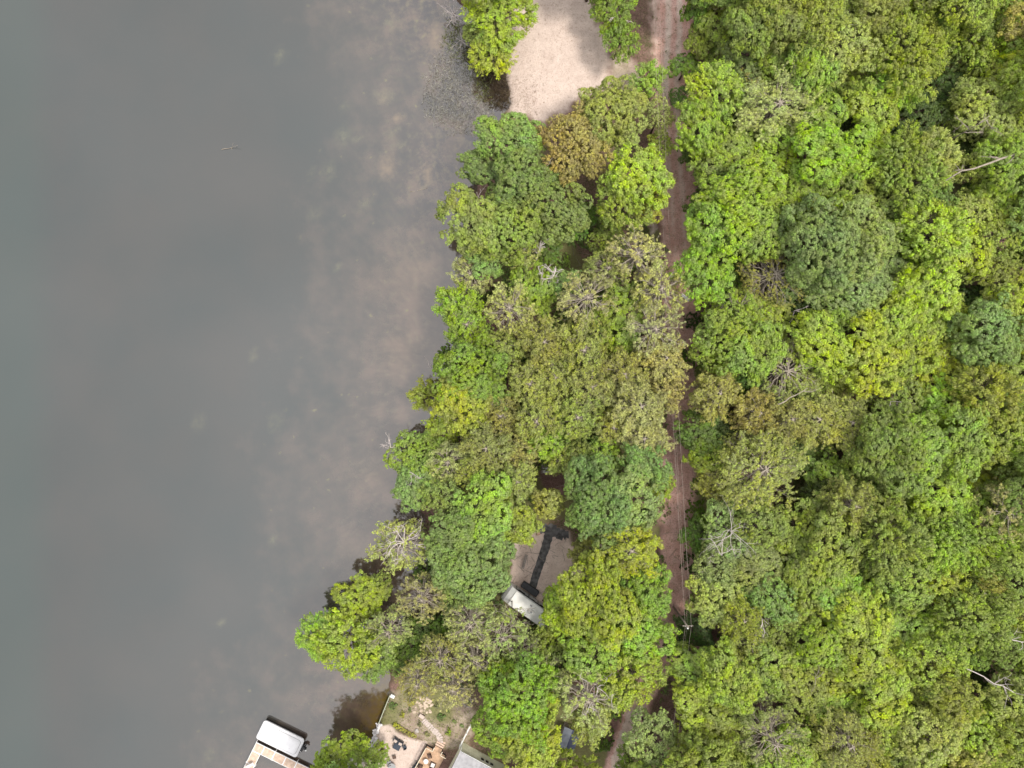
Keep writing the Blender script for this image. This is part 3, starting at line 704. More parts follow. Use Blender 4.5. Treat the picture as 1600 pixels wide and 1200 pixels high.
T(1552, 165, 52, 'star', 'pale', 'with a grey bough, below the deep black hollow')
T(1590, 110, 30, 'round', 'yellow', 'against the right edge under the corner')
T(1592, 170, 26, 'star', 'pale', 'against the right edge below the hollow')
T(1578, 222, 28, 'cedar', 'dark', 'in the shade by the long grey leaning trunk', 6)
T(1520, 262, 22, 'feather', 'pale', 'small, below the long grey leaning trunk', 11)
T(1115, 258, 30, 'round', 'green', 'near the track, below the vivid maple')
T(1152, 235, 34, 'round', 'yg', 'below the wide olive pine, left')
T(1215, 238, 44, 'round', 'lime', 'directly below the widest olive pine')
T(1285, 238, 44, 'round', 'lime', 'lower right of the widest olive pine')
T(1168, 300, 56, 'round', 'lime', 'left half of the great lime pair')
T(1218, 312, 48, 'round', 'lime', 'right half of the great lime pair')
T(1128, 348, 42, 'round', 'lime', 'lower left foot of the great lime pair')
T(1188, 362, 38, 'round', 'yg', 'under the great lime pair')
T(1262, 300, 36, 'round', 'yg', 'between the great lime pair and the grey-green dome')
T(1102, 320, 26, 'round', 'deep', 'low, on the track side of the lime pair', 7)
T(1105, 420, 42, 'star', 'bright', 'maple across the track from the plank bench')
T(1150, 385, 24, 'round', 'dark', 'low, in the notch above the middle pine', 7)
T(1208, 430, 47, 'sparse', 'olive', 'between the maple and the grey-green dome')
T(1290, 372, 58, 'round', 'grey', 'upper left of the great grey-green dome')
T(1348, 372, 56, 'round', 'grey', 'upper right of the great grey-green dome')
T(1322, 425, 60, 'round', 'grey', 'lower half of the great grey-green dome')
T(1378, 415, 40, 'round', 'blue', 'right flank of the great grey-green dome')
T(1260, 440, 32, 'round', 'blue', 'left foot of the great grey-green dome')
T(1345, 235, 40, 'star', 'lime', 'beside the feathery crown in the upper middle')
T(1338, 285, 34, 'star', 'yg', 'above the great grey-green dome')
T(1318, 318, 18, 'feather', 'yellow', 'small, touching the top of the great dome', 14)
T(1428, 262, 54, 'feather', 'yg', 'long shoots pointing right, upper middle')
T(1462, 245, 38, 'feather', 'pale', 'tips beside the grey leaning trunk')
T(1400, 315, 36, 'star', 'yg', 'right of the great dome top')
T(1460, 300, 30, 'fine', 'green', 'below the long-shooted crown')
T(1462, 362, 44, 'feather', 'yellow', 'right of the great grey-green dome')
T(1515, 335, 36, 'fine', 'pale', 'centre right, left of the edge crowns')
T(1505, 392, 40, 'round', 'yellow', 'above the bright yellow giant, right')
T(1575, 310, 44, 'fine', 'yg', 'against the right edge, upper third')
T(1568, 365, 40, 'fine', 'yg', 'against the right edge, second in upper third')
T(1562, 425, 36, 'fine', 'green', 'against the right edge above the grey crown')
T(1598, 400, 24, 'round', 'green', 'cut by the right edge above the grey crown')
T(1415, 432, 30, 'round', 'lime', 'between the dome and the yellow giant')
T(1455, 455, 44, 'star', 'yellow', 'top of the bright yellow giant')
T(1402, 498, 46, 'star', 'lime', 'left half of the bright yellow giant')
T(1362, 522, 34, 'star', 'yellow', 'left tip of the bright yellow giant')
T(1372, 572, 40, 'star', 'yellow', 'lower tip of the bright yellow giant')
T(1432, 540, 40, 'star', 'lime', 'belly of the bright yellow giant')
T(1475, 500, 38, 'round', 'yg', 'right flank of the bright yellow giant')
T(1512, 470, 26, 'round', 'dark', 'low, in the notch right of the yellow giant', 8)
T(1150, 490, 40, 'sparse', 'yg', 'with pale twigs below the vivid maple')
T(1140, 525, 48, 'round', 'yg', 'near the track with a bare streak in it')
T(1185, 545, 42, 'round', 'green', 'below the bare crooked bough')
T(1188, 498, 40, 'round', 'yg', 'left of the bare crooked bough')
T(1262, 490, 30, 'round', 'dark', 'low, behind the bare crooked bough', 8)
T(1288, 538, 42, 'star', 'lime', 'left of the yellow giant')
T(1305, 588, 30, 'star', 'lime', 'small, above the twin olive pines')
T(1318, 488, 28, 'round', 'green', 'under the grey-green dome', 11)
T(1560, 520, 50, 'round', 'grey', 'large, against the right edge at mid height')
T(1592, 560, 36, 'fine', 'grey', 'cut by the right edge at mid height')
T(1518, 552, 36, 'round', 'green', 'left of the grey crown at the right edge')
T(1470, 585, 42, 'star', 'yellow', 'right of the yellow giant foot')
T(1488, 632, 40, 'round', 'lime', 'centre of the right half, below the yellow giant')
T(1545, 618, 42, 'feather', 'yg', 'below the grey crown of the right edge')
T(1588, 630, 34, 'feather', 'green', 'cut by the right edge below the grey crown')
T(1225, 580, 52, 'sparse', 'olive', 'middle one of the mid-forest pines')
T(1255, 600, 32, 'full', 'olive', 'clinging to the middle mid-forest pine')
T(1122, 615, 38, 'full', 'olive', 'next to the track in mid forest')
T(1110, 590, 20, 'round', 'deep', 'low, at the track edge in mid forest', 5)
T(1185, 645, 36, 'full', 'olive', 'left of the inner mid-forest pine')
T(1275, 655, 42, 'full', 'olive', 'wide, between the inner pine and the rightmost one')
T(1325, 660, 46, 'full', 'olive', 'rightmost of the mid-forest pines')
T(1235, 655, 34, 'full', 'olive', 'inner pine of the mid-forest group')
T(1098, 678, 34, 'round', 'deep', 'rounded, at the track edge above the great pine', 8)
T(1112, 708, 30, 'round', 'bright', 'at the track edge beside the great pine', 8)
T(1190, 732, 62, 'full', 'olive', 'the great pine of the lower forest')
T(1165, 700, 32, 'sparse', 'olive', 'upper left of the great pine')
T(1122, 755, 30, 'full', 'olive', 'lower left of the great pine')
T(1400, 640, 46, 'fine', 'green', 'under the yellow giant, with a white twig')
T(1402, 712, 58, 'round', 'green', 'large, in the centre of the lower forest')
T(1352, 728, 42, 'fine', 'green', 'below the mid-forest pines')
T(1448, 700, 44, 'round', 'yg', 'right of the large central green crown')
T(1298, 742, 32, 'round', 'green', 'right of the great pine across a gap')
T(1510, 690, 46, 'round', 'yg', 'right half, above the small yellow crown')
T(1560, 680, 42, 'round', 'yg', 'near the right edge, above the small yellow crown')
T(1595, 700, 30, 'round', 'green', 'cut by the right edge above the small yellow crown')
T(1545, 735, 34, 'round', 'yg', 'left of the small yellow crown')
T(1580, 752, 26, 'feather', 'yellow', 'small, at the right edge')
T(1575, 800, 38, 'sparse', 'tan', 'brownish, at the right edge below the yellow crown')
T(1470, 775, 46, 'star', 'bright', 'in the lower right, above the feathery fans')
T(1515, 782, 34, 'star', 'bright', 'left of the brownish edge pine')
T(1332, 790, 38, 'full', 'olive', 'small pine below the large central green crown')
T(1378, 798, 32, 'round', 'green', 'right of the lower small pine')
T(1142, 830, 44, 'fine', 'grey', 'with a fan of dead white twigs')
T(1190, 822, 40, 'fine', 'green', 'behind the fan of dead white twigs')
T(1128, 880, 38, 'fine', 'grey', 'below the fan of dead twigs, near the track')
T(1190, 885, 40, 'round', 'grey', 'between the dead twigs and the tall rounded crown')
T(1092, 835, 26, 'round', 'deep', 'low, at the track edge near the dead twigs', 5)
T(1258, 830, 46, 'round', 'yg', 'top of the tall rounded crown')
T(1300, 855, 46, 'round', 'yg', 'upper right of the tall rounded crown')
T(1272, 905, 50, 'round', 'yg', 'middle of the tall rounded crown')
T(1312, 930, 44, 'round', 'yg', 'lower right of the tall rounded crown')
T(1255, 955, 34, 'round', 'green', 'foot of the tall rounded crown')
T(1120, 938, 36, 'round', 'pale', 'beside the track, left of the broken treetop')
T(1160, 968, 34, 'full', 'yg', 'with the pale broken treetop')
T(1172, 1008, 34, 'full', 'olive', 'directly below the broken treetop')
T(1210, 935, 38, 'fine', 'grey', 'right of the broken treetop')
T(1215, 985, 34, 'fine', 'green', 'right of the olive pine by the broken treetop')
T(1290, 1008, 32, 'round', 'lime', 'small, below the tall rounded crown')
T(1082, 985, 26, 'round', 'dark', 'low, at the utility pole', 4)
T(1092, 1040, 38, 'round', 'yg', 'by the track below the utility pole')
T(1145, 1062, 46, 'round', 'yg', 'left of bottom centre in the forest')
T(1212, 1045, 42, 'round', 'green', 'below the green crown right of the broken treetop')
T(1092, 1098, 40, 'round', 'lime', 'near the track in the bottom quarter')
T(1140, 1130, 44, 'round', 'yg', 'left of the bottom pine')
T(1100, 1165, 38, 'fine', 'yg', 'in the bottom row nearest the track')
T(1258, 1085, 40, 'round', 'green', 'above the bottom pine, right')
T(1208, 1158, 50, 'sparse', 'tan', 'with pinkish limbs in the bottom row')
T(1160, 1185, 34, 'fine', 'yg', 'bottom edge, left of the pink-limbed pine')
T(1352, 862, 34, 'feather', 'olive', 'beside the tall rounded crown')
T(1395, 850, 46, 'feather', 'green', 'wide fan, right of the tall rounded crown')
T(1440, 838, 38, 'feather', 'green', 'fan below the vivid crowns of the lower right')
T(1530, 850, 54, 'feather', 'bright', 'largest fan, near the right edge')
T(1480, 858, 34, 'feather', 'lime', 'left of the largest fan')
T(1560, 912, 18, 'fine', 'pale', 'whitish and small, near the right edge', 14)
T(1485, 912, 36, 'feather', 'yellow', 'yellowish fan below the largest fan')
T(1425, 915, 38, 'round', 'green', 'left of the yellowish fan')
T(1368, 915, 36, 'round', 'green', 'right of the tall rounded crown, lower')
T(1530, 962, 52, 'feather', 'yg', 'second largest fan, below the whitish crown')
T(1592, 890, 30, 'round', 'deep', 'against the right edge beside the whitish crown')
T(1592, 960, 26, 'round', 'dark', 'against the right edge by the grey fallen bough', 9)
T(1345, 965, 44, 'round', 'lime', 'under the tall rounded crown, right')
T(1395, 975, 42, 'round', 'yg', 'in the middle of the lower right quarter')
T(1440, 990, 38, 'round', 'yg', 'left of the second largest fan')
T(1355, 1030, 46, 'round', 'lime', 'left of the lower right quarter middle')
T(1408, 1035, 38, 'round', 'lime', 'above the bottom middle pines')
T(1468, 1042, 46, 'fine', 'yg', 'left of the forked grey bough')
T(1520, 1020, 28, 'round', 'green', 'low, at the forked grey bough', 9)
T(1572, 1010, 34, 'fine', 'green', 'above the forked grey bough')
T(1590, 1060, 34, 'fine', 'green', 'against the right edge below the forked bough')
T(1302, 1055, 36, 'round', 'yg', 'under the small lime crown')
T(1300, 1105, 32, 'round', 'yg', 'in the bottom quarter, left of the wide pale pine')
T(1325, 1160, 50, 'full', 'olive', 'wide, at the bottom middle')
T(1385, 1090, 42, 'round', 'lime', 'above right of the wide bottom pine')
T(1432, 1088, 36, 'round', 'yg', 'right of the lime crown above the bottom pine')
T(1405, 1145, 42, 'round', 'yg', 'right of the wide bottom pine')
T(1495, 1095, 42, 'fine', 'yg', 'below the forked grey bough')
T(1455, 1160, 46, 'fine', 'pale', 'bottom row, right of centre')
T(1530, 1150, 50, 'feather', 'yellow', 'bottom right, with yellowish fans')
T(1570, 1110, 34, 'fine', 'grey', 'near the right edge in the bottom quarter')
T(1592, 1150, 34, 'feather', 'yg', 'in the bottom right corner')
T(1268, 1185, 34, 'round', 'yg', 'bottom edge, between the two bottom pines')
T(1385, 1192, 30, 'round', 'yg', 'bottom edge, under the right middle crowns')
T(1500, 1192, 32, 'feather', 'green', 'bottom edge, near the right corner')
# -- lower trees closing the gaps under the crowns, and the forest just past the frame
rr = random.Random(77); n_fill = 0; used_ = {}; n_listed = len(TREES)
for i in range(5000):
    px = rr.uniform(1085, 1650); py = rr.uniform(-45, 1245)
    infr = px < 1590 and 10 < py < 1190
    d = min((math.hypot(px - a, py - b) / c for a, b, c, h_ in TREES), default=9)
    if d > (.92 if infr else .95):
        if infr and n_fill > 75: continue
        # low crowns in the shade: a gap stays a gap
        if infr and px < 1118: continue
        r_ = rr.uniform(22, 32) if infr else rr.uniform(38, 52)
        near = min(range(n_listed), key=lambda k: math.hypot(px - TREES[k][0], py - TREES[k][1])); used_[near] = used_.get(near, 0) + 1
        lab = ('!low shaded tree beside the tree ' if used_[near] == 1 else '!another low shaded tree beside the tree ') + WHERE[near]
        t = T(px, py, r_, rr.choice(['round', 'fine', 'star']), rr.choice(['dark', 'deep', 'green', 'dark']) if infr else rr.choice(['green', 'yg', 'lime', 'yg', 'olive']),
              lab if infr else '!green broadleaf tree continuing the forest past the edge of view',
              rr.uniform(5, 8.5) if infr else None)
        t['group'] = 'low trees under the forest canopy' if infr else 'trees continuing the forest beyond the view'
        n_fill += 1
for px, py, r_, st, col in ((930, -70, 45, 'star', 'bright'), (850, -110, 40, 'round', 'green'), (1110, -60, 45, 'round', 'green'), (760, -50, 40, 'round', 'green'), (1000, 1260, 45, 'round', 'yg'),
                            (900, 1250, 50, 'star', 'lime'), (1060, 1250, 45, 'round', 'yg'), (850, 1245, 40, 'star', 'lime')):
    t = T(px, py, r_, st, col, '!green broadleaf tree continuing the shore grove past the edge of view'); t['group'] = 'shore trees beyond the view'
# low broadleaf growth beneath the pines of the peninsula
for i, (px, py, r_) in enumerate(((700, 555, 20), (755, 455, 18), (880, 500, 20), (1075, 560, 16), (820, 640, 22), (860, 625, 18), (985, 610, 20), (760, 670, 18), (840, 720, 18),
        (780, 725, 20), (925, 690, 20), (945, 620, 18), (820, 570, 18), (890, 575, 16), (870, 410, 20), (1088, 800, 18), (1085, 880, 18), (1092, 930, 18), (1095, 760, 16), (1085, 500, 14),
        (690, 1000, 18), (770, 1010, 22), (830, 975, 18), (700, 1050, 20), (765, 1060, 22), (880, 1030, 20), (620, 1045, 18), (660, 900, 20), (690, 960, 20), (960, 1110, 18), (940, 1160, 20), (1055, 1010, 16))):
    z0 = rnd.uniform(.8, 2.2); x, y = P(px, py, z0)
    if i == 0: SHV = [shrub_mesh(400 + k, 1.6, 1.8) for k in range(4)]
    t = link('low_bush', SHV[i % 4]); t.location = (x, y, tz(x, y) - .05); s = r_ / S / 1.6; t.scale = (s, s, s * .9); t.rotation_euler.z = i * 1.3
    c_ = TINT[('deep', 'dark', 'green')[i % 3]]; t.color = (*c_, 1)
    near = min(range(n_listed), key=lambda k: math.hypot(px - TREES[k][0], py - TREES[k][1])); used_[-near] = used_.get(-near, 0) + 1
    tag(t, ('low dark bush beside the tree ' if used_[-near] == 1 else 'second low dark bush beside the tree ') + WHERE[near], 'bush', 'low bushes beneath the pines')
# ------------------------------------------------------------------ leafless trees, boughs, snags
def bare(px, py, R, h, cat, label, m=None, n1=7, thick=1.0, up=.5, lean=(0, 0), seed=0, ground=0.4, name='dead_tree', top=None):
    """(px, py): where the head of the branches shows"""
    x, y = P(px, py, h); me = branch_tree(900 + seed, R, h - ground, m or M_dead, n1, thick, up, lean)
    o = link(name, me); o.location = (x - lean[0] * .85, y - lean[1] * .85, ground); return tag(o, label, cat)
bare(844, 382, 1.7, 13, 'dead tree', 'single leafless white snag standing at the edge of the brown clearing', n1=5, thick=1.1, up=1.2, seed=1, lean=(.9, 3.4))
bare(848, 428, 1.6, 12, 'dead tree', 'leafless bleached snag, left one of the crossing pair above the vivid maple', n1=8, thick=1.0, up=-.3, seed=2, lean=(.6, 1.5))
bare(866, 422, 1.7, 13, 'dead tree', 'leafless bleached snag, right one of the crossing pair, taller', n1=7, thick=1.1, up=.3, seed=3, lean=(1.5, 3.6))
bare(676, 578, 2.0, 5, 'dead tree', 'bare forked white branch reaching over the lake by the mid shore grove', n1=4, thick=1.0, seed=4, lean=(-1.5, 1.0))
bare(612, 700, 2.4, 9, 'dead tree', 'white dead twigs fanning over the lake from the lower shore grove', n1=7, thick=.7, seed=5, lean=(-1, .4))
bare(640, 738, 2.6, 10, 'dead tree', 'low grey dead branches between the shoreline crowns', n1=6, thick=.6, seed=6)
bare(702, 655, 2.2, 9, 'dead tree', 'small bleached twig head beside the lime shoreline tree', n1=6, thick=.6, seed=7)
bare(630, 848, 3.7, 11.5, 'dead tree', 'wide fan of bone-white limbs over the lake, the largest', n1=15, thick=1.1, seed=8)
bare(965, 22, 2.9, 8, 'dead tree', 'bare white birch limbs beside the top of the sand clearing', n1=9, thick=.9, seed=9)
bare(985, 66, 1.6, 6.5, 'dead tree', 'thin bare white sapling between sand clearing and track', n1=5, thick=.6, seed=10)
bare(1032, 128, 1.8, 6, 'dead tree', 'small tan leafless crown at the left rut of the track', n1=9, thick=.5, seed=11, m=M_pbark)
bare(966, 238, 2.4, 11, 'dead tree', 'grey leafless head between the rust-tinted and yellow crowns', n1=11, thick=.8, seed=12)
bare(852, 262, 1.8, 12.8, 'dead tree', 'small grey dead twigs in the upper shore grove', n1=5, thick=.6, seed=13)
bare(1250, 484, 3.0, 11, 'dead bough', 'pale crooked bough hanging over a black gap in the forest', n1=4, thick=1.1, seed=14)
bare(1150, 835, 4.6, 14.6, 'dead tree', 'fan of dead white twigs sticking out of the grey-green crown', n1=12, thick=.6, seed=15)
bare(1128, 868, 3.2, 13.5, 'dead tree', 'second, lower fan of dead twigs nearest the track', n1=7, thick=.7, seed=16)
bare(1200, 975, 3.4, 13.6, 'dead tree', 'pale broken treetop with twigs trailing to its lower right', n1=8, thick=.9, seed=17)
bare(1545, 185, 3.4, 16, 'dead bough', 'grey bough showing through the pale crown below the black hollow', n1=4, thick=1.1, seed=18, m=M_pbark)
bare(1328, 38, 2.2, 13.5, 'dead tree', 'thin white twigs poking out in the top row of the forest', n1=5, thick=.6, seed=19)
bare(1408, 628, 2.2, 13.6, 'dead tree', 'single white twig below the yellow giant', n1=3, thick=.6, seed=20)
bare(935, 1082, 3.8, 14, 'dead tree', 'white limbs above the dark shed, second largest fan', n1=9, thick=1.0, seed=21)
bare(1215, 1148, 3.4, 14.6, 'dead tree', 'pinkish bare limbs in the bottom row pine', n1=9, thick=.8, seed=22, m=M_pbark)
bare(1275, 1060, 2.4, 13, 'dead tree', 'small grey dead twigs below the tall rounded crown', n1=5, thick=.6, seed=23, m=M_pbark)
bare(520, 995, 2.6, 9, 'dead tree', 'pale bare limb on the outermost crown over the lake', n1=4, thick=.8, seed=24)
bare(800, 972, 3.2, 13, 'dead tree', 'pinkish limbs in the pine touching the camper roof', n1=10, thick=.7, seed=25, m=M_pbark)
bare(738, 965, 3.0, 13, 'dead tree', 'pinkish limbs in the pine left of the camper', n1=10, thick=.7, seed=26, m=M_pbark)
bare(740, 1040, 3.0, 12.5, 'dead tree', 'bare limbs amid the lower pines above the garden', n1=9, thick=.7, seed=27, m=M_pbark)
bare(728, 1098, 2.4, 7, 'dead tree', 'thin leafless shrubby tree by the stone ring', n1=14, thick=.35, seed=28, m=M_pbark, name='leafless_tree')
bare(670, 1072, 2.2, 8, 'dead tree', 'thin leafless tree at the top of the garden', n1=10, thick=.35, seed=29, m=M_pbark, name='leafless_tree')
bare(1560, 935, 2.2, 14, 'dead tree', 'small white twigs beside the whitish crown at the right edge', n1=6, thick=.6, seed=30)
bare(745, 300, 2.2, 11.5, 'dead tree', 'faint grey twigs on the lake side of the upper shore grove', n1=4, thick=.5, seed=31)
bare(1055, 625, 1.6, 7, 'dead tree', 'thin bare twigs beside the track in mid stand', n1=4, thick=.4, seed=32, m=M_pbark)
def bough(px0, py0, h0, px1, py1, h1, r0, r1, label, m, seed=0, name='fallen_trunk', twigs=6):
    rng = np.random.default_rng(seed); a = np.array([*P(px0, py0, h0), h0]); b = np.array([*P(px1, py1, h1), h1])
    mb = MB(); pts = bend(a, b, rng, .02, 8, .03); mb.tube(pts, np.linspace(r0, r1, 8), 7)
    for i in range(twigs):
        j = rng.integers(2, 7); d = unit((b - a) / np.linalg.norm(b - a) + rng.normal(size=3) * .7)
        L = rng.uniform(1.2, 3.0); q = bend(pts[j], pts[j] + d * L, rng, 0, 5, .12); mb.tube(q, np.linspace(r1 * 1.0, .015, 5), 5, False)
        mb.tube(bend(q[2], q[2] + unit(d + rng.normal(size=3) * .6) * L * .5, rng, 0, 4, .1), [r1 * .5, .02, .015, .01], 4, False)
    return tag(mb.build(name, m, None, True), label, 'tree trunk')
bough(1622, 232, 13, 1478, 282, 15.5, .20, .08, 'long straight grey leaning trunk across the dark gap at the upper right', M_pbark, 1, 'leaning_trunk')
bough(1508, 1044, 13.5, 1612, 1092, 13.5, .07, .035, 'forked grey bough lying over the crowns near the lower right edge', M_dead, 2, 'grey_bough', 8)
bough(1560, 990, 13, 1606, 1004, 13.5, .10, .04, 'short grey bough at the right edge above the forked one', M_dead, 3, 'grey_bough', 3)
bough(1118, 602, 3, 1062, 604, 1, .10, .05, 'thin fallen stem across the track edge in mid forest', M_pbark, 4, 'fallen_trunk', 1)
bough(1215, 632, 13.4, 1262, 606, 14, .10, .05, 'pale crooked limb between two mid-forest pines', M_pbark, 5, 'grey_bough', 3)
bough(1058, 1000, 1.2, 1032, 985, .9, .07, .03, 'thin fallen stem at the foot of the utility pole', M_pbark, 6, 'fallen_trunk', 2)
bough(346, 234, .06, 364, 230, .1, .05, .02, 'small tangle of sticks floating alone on the open lake', M_pbark, 7, 'floating_stick', 4)
bough(640, 300, .04, 668, 293, .05, .04, .02, 'thin straight stick in the shallows left of the shore grove', M_pbark, 8, 'floating_stick', 0)
bough(676, 575, .3, 708, 590, 1.2, .07, .03, 'driftwood branch at the waterline of the mid shore grove', M_dead, 9, 'driftwood', 3)

bare(708, 20, 3.0, 2.6, 'dead branches', 'grey dead branches over the water at the top of the shore', n1=12, thick=.7, up=.1, seed=33, ground=0)
bare(722, 62, 1.8, 1.6, 'dead branches', 'low grey dead branches among the reeds beside the yellow-green tree', n1=8, thick=.5, up=.1, seed=34, ground=0)
# ------------------------------------------------------------------ utility line
M_pole = mat('weathered_pole', (.30, .26, .22), .9, .1, .25, 6); M_wire = mat('wire', (.34, .28, .24), .5, .4); M_white = mat('white_paint', (.78, .78, .76), .5, .3, .06, 2)
M_blk = mat('black_metal', (.02, .02, .022), .45, .4); M_dgrey = mat('dark_grey', (.055, .055, .06), .7, .3, .2, 4)
PT = 10.3
def utility_pole(bx_, by_, label):
    z = tz(bx_, by_); o = empty('utility_pole', (bx_, by_, z), 0, label, 'utility pole')
    MB().tube([(0, 0, -.3), (0, 0, PT - z)], [.16, .11], 10).build('pole', M_pole, o, True)
    MB().box((0, .14, PT - z - .35), (1.5, .1, .13)).build('crossarm', M_pole, o)
    for sx in (-.42, .42): MB().tube([(sx, .14, PT - z - .29), (sx, .14, PT - z - .2), (sx, .14, PT - z - .12)], [.045, .07, .035], 8).build('insulator', M_white, o)
    MB().tube([(.0, -.22, PT - z - .9), (0, -.22, PT - z - .35)], [.13, .13], 10).build('cap_box', M_white, o)
    return o
pB = P(1050, 945); utility_pole(*pB, 'wooden utility pole rising from low growth beside the track')
pA = P(1022, -105, PT); utility_pole(*pA, 'wooden utility pole further along the track beyond the top of view')
pC = P(1040, 1330, PT); utility_pole(*pC, 'wooden utility pole further along the track beyond the bottom of view')
for (a, b, nm) in ((pA, pB, 'between the upper poles over the track'), (pB, pC, 'running on from the pole towards the bottom')):
    for i, (dx, dz, w_) in enumerate(((-.42, -.12, 'left wire'), (.42, -.12, 'right wire'), (.12, -1.2, 'lower middle wire'))):
        pts = []
        for k in range(25):
            t = k / 24; sag = 1.5 * 4 * t * (1 - t) * (1 if a is pA else .5)
            pts.append((a[0] * (1 - t) + b[0] * t + dx, a[1] * (1 - t) + b[1] * t + (.14 if i < 2 else 0), PT + dz - sag))
        tag(MB().tube(pts, .017 if i < 2 else .011, 5).build('power_line', M_wire, None, True), f'{w_} of the power line {nm}', 'wire')

# ------------------------------------------------------------------ draped strips
def strip(name, pts, wd, m, lift=.03, kind=None, label=None, cat=None, seg=24, rag=0.0, seed=1):
    pts = [P(*p) for p in pts]; n = len(pts); t = np.linspace(0, n - 1, seg * (n - 1) // 4 + 2); xs_ = np.interp(t, range(n), [p[0] for p in pts]); ys_ = np.interp(t, range(n), [p[1] for p in pts])
    ws = np.interp(t, range(n), wd if isinstance(wd, (list, tuple)) else [wd] * n); dx = np.gradient(xs_); dy = np.gradient(ys_); l = np.hypot(dx, dy); dx /= l; dy /= l
    rng = np.random.default_rng(seed); cols = 5; V = []; 
    for j in range(cols):
        f = (j / (cols - 1) - .5); e = ws * f + (rng.normal(size=len(t)) * rag if j in (0, cols - 1) else 0)
        X = xs_ - dy * e; Y = ys_ + dx * e; V.append(np.stack([X, Y, terr(X, Y) + lift], 1))
    V = np.stack(V, 1).reshape(-1, 3); id_ = np.arange(len(V)).reshape(-1, cols)
    Q_ = np.stack([id_[:-1, :-1], id_[:-1, 1:], id_[1:, 1:], id_[1:, :-1]], -1).reshape(-1, 4)[:, ::-1]
    return tag(link(name, np_mesh(name, V, Q_, m)), label, cat, None, kind)
M_asph = mat('black_matting', (.105, .10, .10), .9, .15, .45, 1.6, .4, 12)
strip('black_walkway', [(859, 826), (853, 850), (846, 872), (838, 895), (830, 919)], [1.3, 1.3, 1.25, 1.2, 1.2], M_asph, .06, 'structure', rag=.05)
strip('black_walkway', [(842, 827), (860, 825), (874, 834), (888, 833)], [1.0, 1.9, 1.6, 1.1], M_asph, .10, 'structure', rag=.13, seed=4)

# ------------------------------------------------------------------ camper trailer in the clearing
M_rv = mat('camper_shell', (.62, .62, .60), .4, .4, .07, .8); M_roof = mat('camper_roof', (.80, .79, .76), .6, .25, .08, 1.2, .15, 6)
M_glass = mat('dark_glass', (.012, .014, .018), .12, .6); M_grey = mat('grey_plastic', (.30, .30, .31), .6, .3, .12, 3)
cx, cy = P(825, 949, 3.1); z = tz(cx, cy); rv = empty('camper_trailer', (cx, cy, z), radians(-34.8), 'white travel trailer half hidden under pines at the end of the black walkway', 'camper')
def rounded_body(L, W, z0, z1, bev, nose):
    x0, x1 = -L / 2, L / 2; secs = [(x0, z0 + .25, z1 - nose), (x0 + .35, z0, z1 - nose * .45), (x0 + 1.3, z0, z1), (x1 - .25, z0, z1), (x1, z0 + .1, z1 - .12)]
    v = []; 
    for (x, a, b) in secs: v += [(x, -W / 2, a), (x, W / 2, a), (x, W / 2, b - bev), (x, W / 2 - bev, b), (x, 0, b + .05), (x, -W / 2 + bev, b), (x, -W / 2, b - bev)]
    f = [];  n = 7
    for i in range(len(secs) - 1):
        for k in range(n): f.append((i * n + k, i * n + (k + 1) % n, (i + 1) * n + (k + 1) % n, (i + 1) * n + k))
    f += [tuple(range(n - 1, -1, -1)), tuple(range((len(secs) - 1) * n, len(secs) * n))]
    return MB().add(v, f)
rounded_body(8.1, 2.5, .55, 3.0, .10, 1.0).build('body', M_rv, rv)
MB().box((.45, 0, 3.075), (6.7, 2.28, .03)).build('roof', M_roof, rv)
ac = MB().box((.6, -.1, 3.24), (1.0, .72, .3), 0, .08).build('air_conditioner', M_rv, rv)
MB().box((.6, -.1, 3.40), (.34, .3, .04)).build('grille', M_grey, ac)
for x, y, d in ((3.45, .35, .22), (3.1, .62, .14)): MB().tube([(x, y, 3.08), (x, y, 3.2), (x, y, 3.24)], [d, d, d * .6], 12).build('roof_vent', M_grey, rv)
MB().box((.1, .62, 3.14), (.36, .2, .1), 0, .03).build('roof_vent', M_grey, rv)
for x, w_, zz, hh in ((-2.0, 1.1, 2.1, .62), (1.9, .9, 2.1, .6), (3.0, .7, 2.1, .5)): 
    f = MB().box((x, 1.262, zz), (w_ + .1, .03, hh + .1)).build('window', M_blk, rv); MB().box((x, 1.284, zz), (w_, .012, hh)).build('pane', M_glass, f)
dr = MB().box((.15, 1.265, 1.72), (.72, .035, 2.0)).build('door', M_rv, rv); MB().box((.15, 1.29, 2.25), (.4, .014, .5)).build('pane', M_glass, dr); MB().box((.42, 1.30, 1.6), (.06, .05, .12)).build('handle', M_blk, dr)
MB().tube([(-3.0, 1.38, 2.92), (3.3, 1.38, 2.92)], .075, 8).build('awning_roll', M_blk, rv, True)
for x in (-3.0, -.75, .95, 3.3): MB().box((x, 1.33, 2.0), (.05, .08, 1.9)).build('awning_arm', M_blk, rv)
for x in (-.55, .5):
    for y in (-1.1, 1.1): MB().tube([(x, y - .11, .34), (x, y + .11, .34)], .34, 16).build('wheel', M_blk, rv, True)
MB().tube([(-4.0, 0, .6), (-5.0, 0, .5)], .06, 6).build('tow_bar', M_blk, rv)
for sx in (-3.4, 3.4): MB().tube([(sx, 0, 0), (sx, 0, .56)], .05, 6).build('jack', M_grey, rv)
